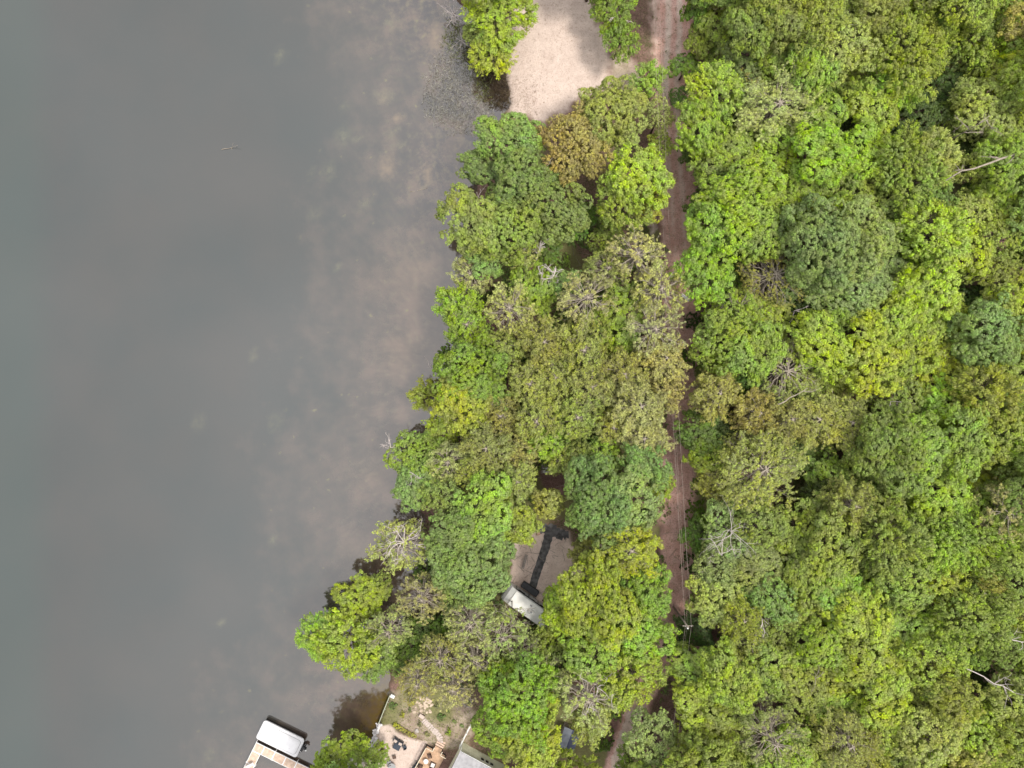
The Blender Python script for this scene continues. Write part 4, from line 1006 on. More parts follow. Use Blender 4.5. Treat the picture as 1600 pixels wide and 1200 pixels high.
# dark covered stack in front of the camper
gx, gy = P(828, 919, .8); bt = empty('covered_grill_table', (gx, gy, tz(gx, gy)), radians(-34.8), 'long black covered table standing against the camper', 'covered table')
MB().box((0, 0, .45), (2.9, 1.0, .75), 0, .12).build('cover', M_dgrey, bt)
for x in (-.9, .1, .95): MB().box((x, 0, .86), (.05, 1.02, .03)).build('strap', M_blk, bt)
for x in (-1.3, 1.3): MB().box((x, .3, .1), (.08, .08, .2)).build('leg', M_blk, bt)
gx, gy = P(857, 938, .1); m_ = MB().box((0, 0, .05), (1.9, 1.0, .04), 0, .01).build('shadow_sheet', mat('shadow_maroon', (.07, .035, .03), .95, .1, .3, 5)); m_.location = (gx, gy, tz(gx, gy)); m_.rotation_euler.z = radians(-34.8)
tag(m_, 'dark maroon sheet painted as shadow on the ground beside the camper', 'painted shadow')  # thin dark sheet, its colour stands in for shadow beside the camper
M_wood = mat('grey_wood', (.30, .26, .235), .85, .15, .3, 5, .4, 20)
def plank_bench(px, py, rz, L, label, m, hh=.42, pw=.2, n=2, name='plank_bench', cat='bench'):
    x, y = P(px, py, hh); o = empty(name, (x, y, tz(x, y)), rz, label, cat)
    for i in range(n): MB().box((0, (i - (n - 1) / 2) * (pw + .05), hh), (L, pw, .045), 0, .01).build('plank', m, o)
    for sx in (-L * .36, L * .36): MB().box((sx, 0, hh / 2 - .02), (.07, pw * n, hh)).build('leg', m, o)
    return o
plank_bench(819.5, 876, math.atan2(20, 6), 2.2, 'weathered grey plank bench left of the black walkway', M_wood, .4, .17)
plank_bench(1069, 465.5, radians(-37), 1.6, 'white two-plank bench at the left side of the track', M_white, .45, .2)
x, y = P(1062, 467); o = MB().tube([(0, 0, 0), (0, 0, .6), (0, 0, .68)], [.1, .1, .04], 8).build('marker_post', M_white); o.location = (x, y, tz(x, y)); tag(o, 'short whitish post beside the white plank bench', 'post')
def pipe(px0, py0, px1, py1, label):
    a = P(px0, py0); b = P(px1, py1); tag(MB().tube([(*a, tz(*a) + .12), (*b, tz(*b) + .12)], .075, 8).build('white_pipe', M_white, None, True), label, 'pipe')
pipe(883, 900, 880, 924, 'straight white pipe lying right in the camper clearing'); pipe(876, 930, 862, 945, 'short white pipe lying by the back corner of the camper')
# slatted crate among the pines
x, y = P(851, 734, .6); cr = empty('slatted_crate', (x, y, tz(x, y)), 0, 'small wooden crate with three white slats in a gap of the pine stand', 'crate')
MB().box((0, 0, .3), (1.0, .95, .56), 0, .02).build('box', M_wood, cr)
for i in range(3): MB().box((.08, .27 - i * .27, .61), (.72, .17, .05), 0, .01).build('slat', M_white, cr)
x, y = P(850, 726.5, .2); o = MB().box((0, 0, .2), (1.0, .5, .36), 0, .02, (.1, 0)).build('plank_pile', M_wood); o.location = (x, y, tz(x, y)); tag(o, 'low pile of old boards against the slatted crate', 'boards')
# small stumps, stones in the camper clearing
M_stone = mat('pale_stone', (.38, .34, .31), .9, .15, .25, 4, .4, 9)
def stone(px, py, r, label, m=None, name='stone', cat='stone', fl=.6, seed=0):
    rng = np.random.default_rng(seed + int(px)); mb = MB(); n = 9
    rings = [(0, .75), (.35, 1.0), (.75, .8), (1.0, .35)]; v = []
    for zz, q in rings:
        for k in range(n): a = 2 * pi * k / n; rr_ = r * q * rng.uniform(.85, 1.12); v.append((cos(a) * rr_, sin(a) * rr_, zz * r * fl))
    f = [(i * n + k, i * n + (k + 1) % n, (i + 1) * n + (k + 1) % n, (i + 1) * n + k) for i in range(3) for k in range(n)] + [tuple(range(27, 36))]
    o = mb.add(v, f).build(name, m or M_stone, None, True); x, y = P(px, py); o.location = (x, y, tz(x, y) - .03); tag(o, label, cat); return o
stone(841, 832, .36, 'round pale stump at the head of the black walkway', mat('stump', (.40, .27, .20), .9, .1, .2, 4), 'tree_stump', 'stump', .8)
stone(652, 1139, .38, 'rounded pinkish boulder in the garden bed', None, 'boulder', 'boulder')
x, y = P(926, 859, 1); o = MB().box((0, 0, .5), (.7, .25, .08)).box((.2, .1, .25), (.07, .07, .5)).box((-.2, .1, .25), (.07, .07, .5)).build('camp_stool', M_blk); o.location = (x, y, tz(x, y)); o.rotation_euler.z = .5
tag(o, 'small black stool under the trees at the right of the clearing', 'stool')

# ------------------------------------------------------------------ house, deck and garden
RZ = radians(-28.3)
M_cream = mat('cream_siding', (.80, .80, .62), .7, .2, .06, 1.5); M_shing = mat('grey_shingles', (.30, .295, .31), .9, .15, .22, 1.8, .5, 14, base2=(.40, .39, .41))
hx, hy = P(723, 1156); hz = .7
ho = empty('house', (hx, hy, hz), RZ, 'house with grey shingle roof and cream siding at the bottom edge', 'house')
HW, HD, HH = 11.0, 8.0, 3.1
MB().box((HW / 2, -HD / 2, HH / 2 - .2), (HW, HD, HH + .4)).build('wall', M_cream, ho)
for i in range(14):
    MB().box((HW / 2, .008, .12 + i * .22), (HW + .02, .016, .018)).build('siding_board', M_cream, ho)
slope = .22; cs = MB(); nrow = 16
cs = MB(); cs.add([(-.2, .06, HH - .02), (HW + .2, .06, HH - .02), (HW + .2, -HD / 2, HH + slope * HD / 2), (-.2, -HD / 2, HH + slope * HD / 2), (-.2, -HD - .22, HH - .02), (HW + .2, -HD - .22, HH - .02),
             (-.2, .06, HH - .14), (HW + .2, .06, HH - .14), (HW + .2, -HD - .22, HH - .14), (-.2, -HD - .22, HH - .14)],
            [(0, 1, 2, 3), (3, 2, 5, 4), (0, 6, 7, 1), (4, 5, 8, 9), (6, 9, 8, 7), (1, 7, 8, 5, 2), (0, 3, 4, 9, 6)])
roof = cs.build('roof', M_shing, ho)
rows = MB(); rngs = random.Random(3)
for r_ in range(20):
    yy = .06 - r_ * .205; zz = HH + (.06 - yy) / (HD / 2 + .06) * slope * HD / 2
    xx = -.2
    while xx < HW + .15:
        w_ = min(rngs.uniform(.3, .5), HW + .2 - xx); rows.box((xx + w_ / 2, yy - .1, zz + .02 + rngs.uniform(0, .012)), (w_ - .015, .22, .02), 0, 0, (0, -slope * .95)); xx += w_
tag(rows.build('shingles', M_shing, roof), kind='stuff')
tag(roof, 'low-pitched grey shingle roof')
MB().tube([(-.25, .12, HH - .06), (HW + .2, .12, HH - .06)], .06, 6).build('gutter', M_white, ho, True)
MB().tube([(-.05, .1, HH - .1), (-.05, .1, 0)], .05, 6).build('downspout', M_white, ho, True)
for x0 in (3.55, 4.35, 5.15):
    f = MB().box((x0, .03, 1.9), (.62, .06, .72)).build('window', M_white, ho); MB().box((x0, .064, 1.9), (.5, .012, .6)).build('pane', M_glass, f)
# white fence from the house corner into the garden
fx, fy = P(741, 1117); fen = empty('white_fence', (fx, fy, tz(fx, fy)), math.atan2(P(0, 1160)[1] - P(0, 1117)[1], P(719, 0)[0] - P(741, 0)[0]), 'thin white rail fence running from the house corner up beside the emerald tree', 'fence')
FL = math.hypot(P(741, 0)[0] - P(719, 0)[0], P(0, 1160)[1] - P(0, 1117)[1])
for i in range(5): MB().box((i * FL / 4, 0, .6), (.11, .11, 1.25), 0, .01).build('post', M_white, fen)
for zz in (.35, .75, 1.15): MB().box((FL / 2, 0, zz), (FL, .06, .11)).build('rail', M_white, fen)
# deck
M_deck = mat('tan_decking', (.50, .33, .22), .8, .15, .14, 3, .2, 20); M_rail = mat('cream_rail', (.60, .52, .40), .7, .2, .1, 3); M_step = mat('pinkish_step', (.58, .42, .33), .8, .15, .12, 3)
dx_, dy_ = P(667, 1163, .8); dk = empty('deck', (dx_, dy_, .55), RZ, 'raised tan timber deck with railing and front steps beside the house', 'deck')
def boards(x0, x1, y0, y1, z, n, m, par, nm='deck_board', w=.14):
    y = y0; c = 0
    while y < y1 - .01:
        ww = min(w, y1 - y); bm_ = MB().box(((x0 + x1) / 2, y + ww / 2, z), (x1 - x0, ww - .012, .035)); bm_.build(nm, m, par); y += w; c += 1
boards(0, 3.3, -6.0, -.05, .42, 40, M_deck, dk)
boards(1.15, 2.45, -.05, .55, .424, 4, M_deck, dk)
for i, (yy, zz) in enumerate(((.72, .30), (1.03, .18), (1.34, .06))): MB().box((1.8, yy, zz), (1.34, .29, .06), 0, .01).build('step', M_step, dk)
for i, (yy, zz) in enumerate(((.57, .3), (.88, .18), (1.19, .06))): MB().box((1.8, yy, zz + .0), (1.30, .02, .10)).build('riser', M_blk, dk)
MB().box((1.65, -3, .2), (3.2, 5.8, .36)).build('skirt', M_dgrey, dk)
def railing(x0, y0, x1, y1, par):
    L = math.hypot(x1 - x0, y1 - y0); n = max(2, int(L / 1.2) + 1); a = math.atan2(y1 - y0, x1 - x0)
    MB().box(((x0 + x1) / 2, (y0 + y1) / 2, 1.36), (L + .1, .12, .05), a, .01).build('top_rail', M_rail, par)
    MB().box(((x0 + x1) / 2, (y0 + y1) / 2, .56), (L, .04, .05), a).build('bottom_rail', M_blk, par)
    for i in range(n): t = i / (n - 1); MB().box((x0 + (x1 - x0) * t, y0 + (y1 - y0) * t, .88), (.09, .09, .95), a).build('post', M_blk, par)
    bal = MB()
    for i in range(int(L / .14)): t = (i + .5) / int(L / .14); bal.box((x0 + (x1 - x0) * t, y0 + (y1 - y0) * t, .95), (.025, .025, .8), a)
    bal.build('baluster_row', M_blk, par)
railing(0, 0, 0, -5.9, dk); railing(0, 0, 1.1, 0, dk); railing(2.5, 0, 3.35, 0, dk); railing(1.12, .05, 1.12, .6, dk); railing(2.48, .05, 2.48, .6, dk)
def local(px, py, h): x, y = P(px, py, h); return (x, y)
DZ = .99
M_cush = mat('pale_cushion', (.66, .62, .60), .9, .1, .08, 4); M_tanc = mat('tan_cushion', (.50, .41, .36), .9, .1, .1, 5); M_navy = mat('navy_frame', (.035, .045, .065), .5, .4, .2, 5); M_brn = mat('brown_wicker', (.10, .065, .05), .8, .2, .3, 8)
def armchair(px, py, z, rz, label, fm, cm, s=1.0, name='armchair', group=None):
    x, y = P(px, py, z + .4); o = empty(name, (x, y, z), rz, label, 'chair', group); o.scale = (s, s, s)
    MB().box((0, 0, .28), (.66, .66, .08), 0, .02).build('seat_frame', fm, o)
    MB().box((0, .03, .38), (.54, .56, .13), 0, .04).build('seat_cushion', cm, o)
    b = MB().box((0, -.34, .58), (.66, .08, .62), 0, .03); b.build('backrest', fm, o)
    for sx in (-.34, .34):
        MB().box((sx, 0, .52), (.08, .66, .05), 0, .015).build('armrest', fm, o)
        for sy in (-.28, .28): MB().box((sx, sy, .25), (.05, .05, .5)).build('leg', fm, o)
    return o
def table(px, py, z, rz, label, m, r=.45, h=.6, round_=True, legm=None, name='patio_table'):
    x, y = P(px, py, z + h); o = empty(name, (x, y, z), rz, label, 'table')
    if round_: MB().tube([(0, 0, h - .04), (0, 0, h)], [r, r], 24).build('table_top', m, o)
    else: MB().box((0, 0, h - .02), (r * 2, r * 1.7, .05), 0, .02).build('table_top', m, o)
    for a in range(4): t = pi / 4 + a * pi / 2; MB().tube([(cos(t) * r * .8, sin(t) * r * .8, 0), (cos(t) * r * .6, sin(t) * r * .6, h - .05)], .025, 6).build('leg', legm or M_blk, o)
    return o
table(665.5, 1190, DZ, 0, 'round white table on the deck beside the railing', M_cush, .38, .55)
armchair(676, 1196, DZ, RZ + .1, 'dark wicker armchair with white cushion on the deck, nearest the house', M_brn, M_cush, 1.15)
armchair(671, 1182, DZ, RZ + 2.4, 'brown folding chair on the deck above the round table', M_brn, M_brn, .85)
armchair(657, 1199, DZ, RZ - 1.4, 'brown chair at the lower railing of the deck', M_brn, M_brn, .95)
BZ = .66
armchair(618.5, 1157, BZ, RZ + 3.0, 'navy beach armchair with tan cushion, left one of the pair', M_navy, M_tanc, 1.05)
armchair(626, 1161.5, BZ, RZ + 3.2, 'navy beach armchair with tan cushion, right one of the pair', M_navy, M_tanc, 1.05)
table(620, 1167, BZ, RZ, 'low dark navy table in front of the two beach armchairs', M_navy, .55, .42, False, M_navy)
armchair(632, 1168, BZ, RZ + .9, 'small navy beach chair without cushion, right of the low table', M_navy, M_navy, .75)
table(616, 1183.5, BZ, .2, 'small brown stool-sized table alone on the beach', M_brn, .28, .4, False)
table(612, 1199, BZ, RZ, 'grey glass table cut by the bottom edge of the beach', M_grey, .6, .65, True)
armchair(608, 1192.5, BZ, .3, 'grey mesh chair at the bottom beach table', M_grey, M_grey, .9)
# potted plants at the foot of the deck railing
for i, (px, py) in enumerate(((652, 1190), (648, 1196), (645, 1202))):
    x, y = P(px, py, .4); o = empty('potted_plant', (x, y, .66), 0, ('dark potted plant, upper one of three along the deck foot', 'dark potted plant, middle one of three along the deck foot', 'dark potted plant, lowest of three along the deck foot')[i], 'potted plant')
    MB().tube([(0, 0, 0), (0, 0, .32)], [.17, .24], 12).build('pot', M_navy, o); f = link('foliage', shrub_mesh(430 + i, .3, .35), o); f.location.z = .3; f.color = (.05, .07, .09, 1)
# garden path of slabs
M_slab = mat('pinkish_slab', (.50, .42, .385), .9, .12, .12, 2.5, .3, 12)
pth = empty('garden_path', (0, 0, 0)); tag(pth, kind='structure')
cpts = [(662, 1122), (668, 1128), (675, 1135), (683, 1142), (688, 1149), (689, 1158)]
cw = [P(*c) for c in cpts]; tt = np.linspace(0, 5, 14)
cxs = np.interp(tt, range(6), [c[0] for c in cw]); cys = np.interp(tt, range(6), [c[1] for c in cw]); ga_ = np.arctan2(np.gradient(cys), np.gradient(cxs))
for i in range(13):
    MB().box(((cxs[i] + cxs[i + 1]) / 2, (cys[i] + cys[i + 1]) / 2, .0), (math.hypot(cxs[i + 1] - cxs[i], cys[i + 1] - cys[i]) - .02, .85 + .1 * math.sin(i * 2.1), .07), math.atan2(cys[i + 1] - cys[i], cxs[i + 1] - cxs[i]), .015).build('slab', M_slab, pth).location.z = tz((cxs[i]), (cys[i])) + .03
x, y = P(659.5, 1117, .4); o = empty('storage_bench', (x, y, tz(x, y)), radians(-35), 'small beige storage bench at the upper end of the garden path', 'bench')
MB().box((0, 0, .22), (.8, .5, .4), 0, .02).build('box', M_brn, o); MB().box((0, 0, .44), (.84, .54, .05), 0, .015).build('lid', M_tanc, o)
rg = empty('stone_ring', (*P(731, 1095), tz(*P(731, 1095))), 0, 'ring of pale stones round a small plant by the upper garden', 'stone ring')
for i in range(13):
    a = 2 * pi * i / 13; MB().box((cos(a) * .6, sin(a) * .6, .06), (.2, .24, .16), a, .05).build('stone', M_stone, rg)
def little(px, py, r, col, label, hh=.5, group=None):
    x, y = P(px, py, .3); o = link('shrub', SHV2[int(px) % 3]); o.location = (x, y, tz(x, y) - .03); s = r / S / .6; o.scale = (s, s, s); o.color = (*col, 1); tag(o, label, 'shrub', group)
SHV2 = [shrub_mesh(450 + k, .6, .55) for k in range(3)]
YL = (.42, .40, .03)
little(628.5, 1112.5, 5, YL, 'bright yellow shrub alone in the upper garden bed')
for i, (px, py, r_) in enumerate(((620, 1131, 5), (626, 1135, 4.5), (632, 1139, 3.6), (637, 1142, 3.4), (642, 1145, 3.6), (647, 1147, 4))):
    little(px, py, r_, YL if i < 1 else (.40, .37, .08), ('largest yellow-green shrub, lake end of the garden row', 'second yellow shrub from the lake end of the garden row', 'third yellow shrub from the lake end of the garden row',
           'fourth yellow shrub from the lake end of the garden row', 'fifth yellow shrub from the lake end of the garden row', 'yellow shrub at the path end of the garden row')[i])
little(700, 1140, 5.5, (.27, .38, .04), 'lime green shrub right of the garden path')
little(731, 1095, 4, (.2, .3, .06), 'small green plant inside the stone ring')
for i, (px, py) in enumerate(((640, 1105), (655, 1128), (690, 1118), (710, 1125), (682, 1100), (615, 1100), (700, 1108), (668, 1145), (645, 1092), (722, 1132))):
    little(px, py, 3.2 + (i % 3), ((.2, .26, .07), (.28, .28, .12), (.15, .22, .05))[i % 3], 'small sparse green weed clump in the brown garden ground', .3, 'weed clumps in the garden')
# seawall, riprap, box
a = P(609.5, 1086, .7); b = P(591.5, 1131, .7); L = math.hypot(a[0] - b[0], a[1] - b[1]); sw = empty('seawall', ((a[0] + b[0]) / 2, (a[1] + b[1]) / 2, 0), math.atan2(b[1] - a[1], b[0] - a[0]), 'low straight seawall with whitish cap along the garden shore', 'seawall')
MB().box((0, 0, .2), (L, .08, .95)).build('wall', M_wood, sw); MB().box((0, 0, .70), (L + .05, .12, .05), 0, .01).build('cap', mat('pale_cap', (.40, .42, .33), .8, .2, .1, 3), sw)
for i in range(5): MB().tube([(-L / 2 + L * i / 4, .16, -.6), (-L / 2 + L * i / 4, .16, .68)], .07, 8).build('pile', M_wood, sw)
x, y = P(613.5, 1087.5, .9); o = empty('dock_box', (x, y, .66), RZ, 'small white box at the upper end of the seawall', 'box'); MB().box((0, 0, .22), (.62, .45, .4), 0, .03).build('box', M_white, o); MB().box((0, 0, .44), (.66, .49, .05), 0, .02).build('lid', M_white, o)
rng = np.random.default_rng(9)
def stones_mass(name, pts, m, rmin, rmax, lift=0.0):
    mb = MB()
    for (x, y, z_) in pts:
        r = rng.uniform(rmin, rmax); n = 7; v = []
        for zz, q in ((-.3, .8), (.25, 1.0), (.7, .6)):
            for k in range(n): a_ = 2 * pi * k / n; q2 = r * q * rng.uniform(.8, 1.15); v.append((x + cos(a_) * q2, y + sin(a_) * q2 * .85, z_ + zz * r * .8 + lift))
        f = [(i * n + k, i * n + (k + 1) % n, (i + 1) * n + (k + 1) % n, (i + 1) * n + k) for i in range(2) for k in range(n)] + [tuple(range(14, 21))]; mb.add(v, f)
    return tag(mb.build(name, m, None, False), kind='stuff')
pts = []
for i in range(130):
    t = rng.uniform(0, 1); px = 592.5 - 11 * t ** 1.2 + rng.normal() * 1.9; py = 1129 + 37 * t; x, y = P(px, py); pts.append((x, y, max(.12, tz(x, y)) + rng.uniform(0, .15)))
stones_mass('riprap_stones', pts, mat('white_rock', (.66, .63, .64), .85, .2, .14, 3), .12, .26)
pts = []
for i in range(46):
    px = rng.uniform(648, 676); py = rng.uniform(1086, 1112); x, y = P(px, py); pts.append((x, y, tz(x, y)))
stones_mass('garden_stones', pts, mat('peach_stone', (.52, .42, .33), .9, .15, .15, 3), .14, .34)
# shed
x, y = P(889, 1152, 2.2); z = tz(x, y); shd = empty('shed', (x, y, z), radians(-20), 'small dark blue-grey shed half hidden under the white-limbed pine', 'shed')
M_sh = mat('blue_grey_roof', (.06, .07, .12), .6, .3, .2, 2); M_sh2 = mat('grey_tarp', (.26, .28, .33), .6, .3, .15, 2)
MB().box((0, 0, 1.0), (2.2, 2.8, 2.0)).build('wall', M_wood, shd); MB().box((.6, 0, 2.12), (1.3, 3.1, .07), 0, 0, (-.18, 0)).build('roof_panel', M_sh, shd); MB().box((-.65, 0, 2.12), (1.25, 3.1, .07), 0, 0, (.18, 0)).build('roof_panel', M_sh2, shd)
x, y = P(869, 1155, .6); o = MB().box((0, 0, .35), (1.5, .8, .6), 0, .15).build('tarp_bundle', M_sh2); o.location = (x, y, tz(x, y)); tag(o, 'pale blue-grey tarp bundle left of the shed', 'tarp')
x, y = P(893.5, 1167.5, .4); o = empty('bucket', (x, y, tz(x, y)), 0, 'small round white bucket just below the shed', 'bucket'); MB().tube([(0, 0, 0), (0, 0, .38)], [.17, .21], 16).build('pail', M_white, o); MB().tube([(0, 0, .38), (0, 0, .41)], [.22, .21], 16).build('lid', M_white, o)

# ------------------------------------------------------------------ dock, boat lift and boat
AZ = math.atan2(-30, 61); M_dp = mat('tan_dock_panel', (.56, .42, .33), .75, .2, .16, 2.2, .2, 15); M_alu = mat('white_aluminium', (.74, .72, .72), .45, .4, .04, 2)
ox, oy = P(400.5, 1159.5, .6); dock = empty('dock', (ox, oy, 0), AZ, 'white-framed dock with tan panels in an L around the boat lift', 'dock')
def panel(x0, x1, y0, y1, along):
    p = MB(); f = MB(); z = .6
    for (cx_, cy_, dx2, dy2) in (((x0 + x1) / 2, y1 - .04, x1 - x0, .08), ((x0 + x1) / 2, y0 + .04, x1 - x0, .08), (x0 + .04, (y0 + y1) / 2, .08, y1 - y0 - .16), (x1 - .04, (y0 + y1) / 2, .08, y1 - y0 - .16)):
        f.box((cx_, cy_, z - .02), (dx2, dy2, .14))
    fr = f.build('frame', M_alu, dock)
    for k in range(8):
        if along == 'x': yy = y0 + .09 + (y1 - y0 - .18) * (k + .5) / 8; p = MB().box(((x0 + x1) / 2, yy, z + .005), (x1 - x0 - .18, (y1 - y0 - .18) / 8 - .014, .05))
        else: xx = x0 + .09 + (x1 - x0 - .18) * (k + .5) / 8; p = MB().box((xx, (y0 + y1) / 2, z + .005), ((x1 - x0 - .18) / 8 - .014, y1 - y0 - .18, .05))
        p.build('deck_plank', M_dp, fr)
xs_ = [0, 1.5, 3.3, 5.15, 7.0, 8.8, 10.6, 12.4]
for i in range(len(xs_) - 1): panel(xs_[i] + .004, xs_[i + 1] - .004, -1.42, 0, 'x')
for i in range(4): panel(0, 1.42, -1.43 - (i + 1) * 2.0 + .006, -1.43 - i * 2.0 - .004, 'y')
for x_, y_ in [(v, w_) for v in xs_[::2] for w_ in (-1.47, .05)] + [(v, -1.43 - k * 2.0) for v in (-.05, 1.47) for k in range(1, 5)]:
    MB().tube([(x_, y_, -1.5), (x_, y_, .68)], .045, 8).build('post', M_alu, dock, True)
x, y = P(391, 1195, .8); o = empty('dock_bench', (x, y, .63), AZ + .9, 'cream slanted bench standing on the left arm of the dock', 'bench'); MB().box((0, 0, .38), (1.3, .45, .06), 0, .02).build('seat', M_cush, o)
MB().box((0, .26, .6), (1.3, .06, .4), 0, .02).build('backrest', M_cush, o)
for sx in (-.5, .5): MB().box((sx, 0, .18), (.06, .4, .36)).build('leg', M_alu, o)
lx, ly = P(437, 1156, 1.2); lift = empty('covered_boat', (lx, ly, 0), AZ, 'boat under a fitted white cover moored against the tan dock', 'boat')
def rr_ring(L, W, z, c, n=5):
    v = []
    for (sx, sy, a0) in ((1, 1, 0), (-1, 1, pi / 2), (-1, -1, pi), (1, -1, 3 * pi / 2)):
        for k in range(n + 1): a_ = a0 + pi / 2 * k / n; v.append((sx * (L / 2 - c) + cos(a_) * c, sy * (W / 2 - c) + sin(a_) * c, z))
    return v
def loft(rings, cap=True):
    mb = MB(); n = len(rings[0]); v = [p for r in rings for p in r]
    f = [(i * n + k, i * n + (k + 1) % n, (i + 1) * n + (k + 1) % n, (i + 1) * n + k) for i in range(len(rings) - 1) for k in range(n)]
    if cap: f.append(tuple(range((len(rings) - 1) * n, len(rings) * n)))
    return mb.add(v, f)
M_vinyl = mat('white_vinyl', (.74, .73, .75), .5, .3, .05, 1.2, .1, 3)
cano = loft([rr_ring(6.75, 2.95, .55, .4), rr_ring(6.95, 3.15, .9, .4), rr_ring(6.85, 3.05, 1.0, .38), rr_ring(6.15, 2.35, 1.06, .45), rr_ring(6.0, 2.2, 1.2, .45), rr_ring(4.9, 1.3, 1.31, .4), rr_ring(3.4, .5, 1.35, .2)]).build('cover', M_vinyl, lift, True)
MB().tube([(p[0], p[1], 1.068) for p in rr_ring(6.17, 2.37, 1.06, .45)] + [(*rr_ring(6.17, 2.37, 1.06, .45)[0][:2], 1.068)], .028, 5).build('seam', M_grey, cano, True)
for px_, py_ in ((-1.6, -.35), (-.4, -.4), (.9, -.45), (1.9, -.5)): MB().tube([(px_, py_, 1.26), (px_, py_, 1.33)], [.06, .04], 8).build('vent_button', M_grey, cano, True)
loft([rr_ring(6.2, 2.3, -.25, .7), rr_ring(6.6, 2.7, .2, .6), rr_ring(6.7, 2.85, .62, .45)]).build('hull', M_dgrey, lift, True)
ob = MB().box((3.95, .35, .85), (.62, .42, .5), 0, .12).build('outboard_motor', M_blk, lift, True); MB().box((3.9, .35, .2), (.16, .12, 1.0)).build('shaft', M_blk, ob); MB().box((4.30, .12, .9), (.22, .22, .16), .4, .05).build('tiller_cap', M_white, ob)
MB().tube([(3.4, -.5, .6), (3.75, -.7, .5), (3.8, -.7, .0)], .05, 6).build('boarding_ladder', M_alu, lift, True)
MB().box((3.5, -.1, .5), (.5, 1.4, .06), 0, .02).build('swim_platform', M_dgrey, lift)

# ------------------------------------------------------------------ masses: reeds, grass, litter, ground cover
M_blade = leaf_material('blade', .15, .7, .15)
def in_poly(n, poly, rng):
    poly = np.array(poly, float); lo, hi = poly.min(0), poly.max(0); out_ = np.zeros((0, 2))
    while len(out_) < n:
        p = rng.uniform(lo, hi, (n, 2)); p = p[poly_sd(p[:, 0], p[:, 1], poly) + rng.normal(size=len(p)) * 7 > 0]; out_ = np.concatenate([out_, p])
    return out_[:n]
def blades(name, pts, hmin, hmax, wd, col, rng, lean=.6, per=1, spread=.1):
    n = len(pts) * per; base = np.repeat(pts, per, 0) + np.concatenate([rng.normal(size=(n, 2)) * spread, np.zeros((n, 1))], 1)
    h = rng.uniform(hmin, hmax, n); a = rng.uniform(0, 2 * pi, n); l = np.abs(rng.normal(size=n)) * lean
    d = unit(np.stack([np.cos(a) * l, np.sin(a) * l, np.ones(n)], 1)); b = rng.uniform(0, 2 * pi, n); s = np.stack([np.cos(b), np.sin(b), np.zeros(n)], 1) * (wd * rng.uniform(.6, 1.3, n))[:, None] / 2
    m1 = base + d * (h * .55)[:, None]; tip = base + (d + np.stack([np.cos(a) * .25 * l, np.sin(a) * .25 * l, -.12 * l], 1)) * h[:, None]
    V = np.stack([base - s, base + s, m1 + s * .8, m1 - s * .8, m1 - s * .8, m1 + s * .8, tip + s * .2, tip - s * .2], 1).reshape(-1, 3)
    r = np.repeat(rng.uniform(0, 1, n), 2)
    o = link(name, np_mesh(name, V, np.arange(n * 8).reshape(-1, 4), M_blade, {'rnd': ('FACE', r * .9), 'tuf': ('FACE', np.repeat(rng.uniform(0, 1, n), 2))})); o.color = (*col, 1)
    return tag(o, kind='stuff')
rng = np.random.default_rng(31)
REED = [(668, 120), (690, 85), (715, 60), (735, 75), (752, 110), (768, 170), (775, 185), (752, 212), (725, 212), (700, 200), (672, 185), (660, 150)]
def w3(p, z=None):
    x = (p[:, 0] - 800) / S; y = (600 - p[:, 1]) / S; return np.stack([x, y, terr(x, y) if z is None else np.full(len(x), z)], 1)
blades('reeds', w3(in_poly(4200, REED, rng), -.02), .2, .65, .07, (.30, .29, .25), rng, .9)
blades('green_reeds', w3(in_poly(900, [(690, 60), (715, 30), (745, 60), (760, 100), (768, 160), (750, 150), (735, 100), (712, 90)], rng), -.02), .4, 1.1, .07, (.17, .19, .06), rng, .9)
blades('dead_reeds_reflection', w3(in_poly(3800, [(728, 40), (748, 60), (760, 92), (782, 104), (796, 170), (770, 172), (752, 130), (735, 80)], rng), -.02), .2, .7, .07, (.07, .05, .03), rng, 1.2)  # dead reeds, dense and dark to carry the tree's dark reflection too
pts = w3(np.concatenate([in_poly(1100, SANDP, rng), in_poly(500, [(785, 120), (840, 130), (840, 190), (800, 185)], rng)])); blades('grass_tufts', pts, .04, .13, .03, (.22, .16, .10), rng, .9, 6, .07)
pts = w3(in_poly(1500, [(990, 0), (1085, 0), (1095, 300), (1080, 480), (1095, 700), (1090, 960), (1030, 1180), (960, 1195), (1040, 900), (1040, 200), (960, 150)], rng)); blades('track_grass', pts, .08, .3, .05, (.22, .21, .09), rng, .9, 6, .12)
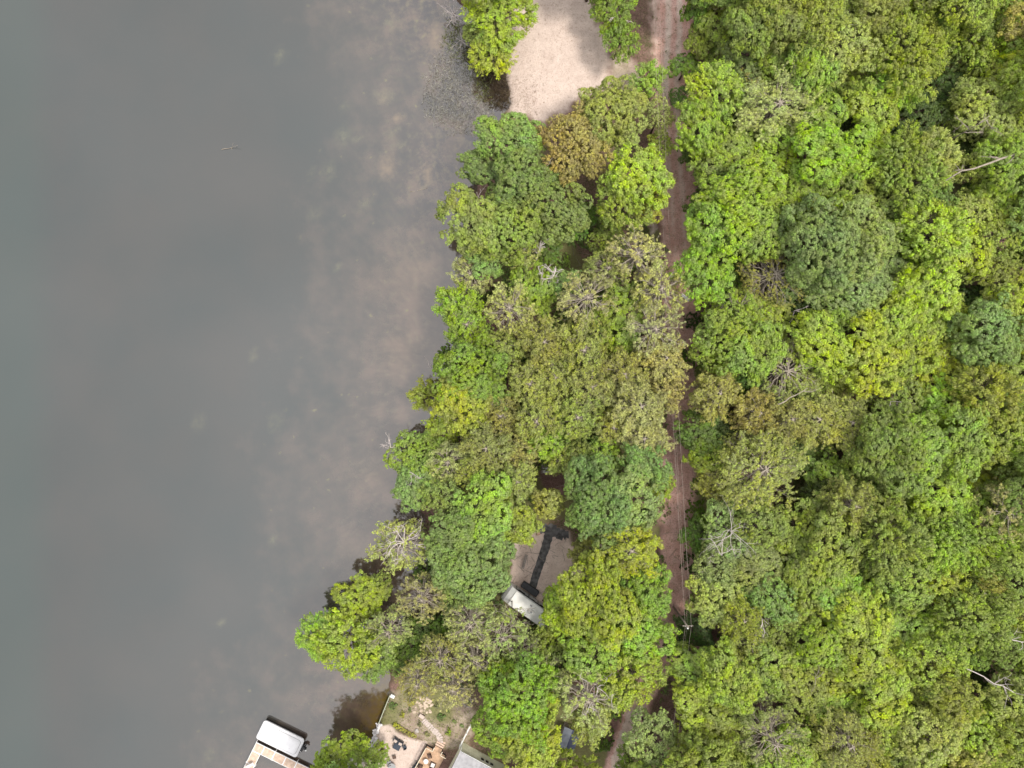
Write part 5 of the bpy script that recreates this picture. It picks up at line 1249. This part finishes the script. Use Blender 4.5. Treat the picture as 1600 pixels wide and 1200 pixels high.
pts = w3(in_poly(700, GARP, rng)); blades('garden_grass', pts, .08, .28, .05, (.26, .27, .10), rng, .9, 7, .12)
def litter(name, pts, lo, hi, r, m, rng):
    mb = MB()
    for (x, y, z_) in pts:
        a_ = rng.uniform(0, pi); L = rng.uniform(lo, hi); d = np.array([cos(a_), sin(a_), rng.normal() * .05]) * L / 2; c = np.array([x, y, z_ + .05]); mb.tube([c - d, c + rng.normal(size=3) * .05, c + d], [r, r * .8, r * .5], 3, False)
    return tag(mb.build(name, m), kind='stuff')
litter('fallen_twigs', w3(np.concatenate([in_poly(45, RVP, rng), in_poly(500, [(1085, -50), (1640, -50), (1640, 1250), (1060, 1250)], rng), in_poly(500, [(720, 380), (1050, 380), (1060, 1100), (640, 1080), (700, 700)], rng)])), .5, 2.2, .035, M_pbark, rng)
def ground_cover(name, pts, col, rng, r=.4):
    d = rdirs(rng, len(pts)); d[:, 2] = np.abs(d[:, 2]) + .8; V, F, a, b = tufts(rng, pts + np.array([0, 0, .15]), unit(d), 10, r, .13, .08, .5, .1, .5)
    o = link(name, np_mesh(name, V, F, M_leaf, {'rnd': ('FACE', a), 'tuf': ('FACE', b)})); o.color = (*col, 1); return tag(o, kind='stuff')
q = w3(in_poly(9000, [(700, 330), (1035, 330), (1045, 1090), (640, 1070), (690, 700)], rng)); nn = noise2(q[:, 0], q[:, 1], .3, 41); pxq = q[:, 0] * S + 800; pyq = 600 - q[:, 1] * S
q = q[(nn > .5) & (poly_sd(pxq, pyq, np.array(RVP)) < -2) & (np.abs(pxq - np.interp(pyq, ty_, tx_)) > 22) & (inland(q[:, 0], q[:, 1]) > .3)]; ground_cover('ground_cover', q, (.15, .22, .05), rng)
q = w3(in_poly(11000, [(1088, -80), (1640, -80), (1640, 1280), (1060, 1280), (1095, 900)], rng)); nn = noise2(q[:, 0], q[:, 1], .25, 43); q = q[(nn > .42) & (np.abs(q[:, 0] * S + 800 - np.interp(600 - q[:, 1] * S, ty_, tx_)) > 24)]
ground_cover('forest_ferns', q, (.09, .14, .03), rng, .55)
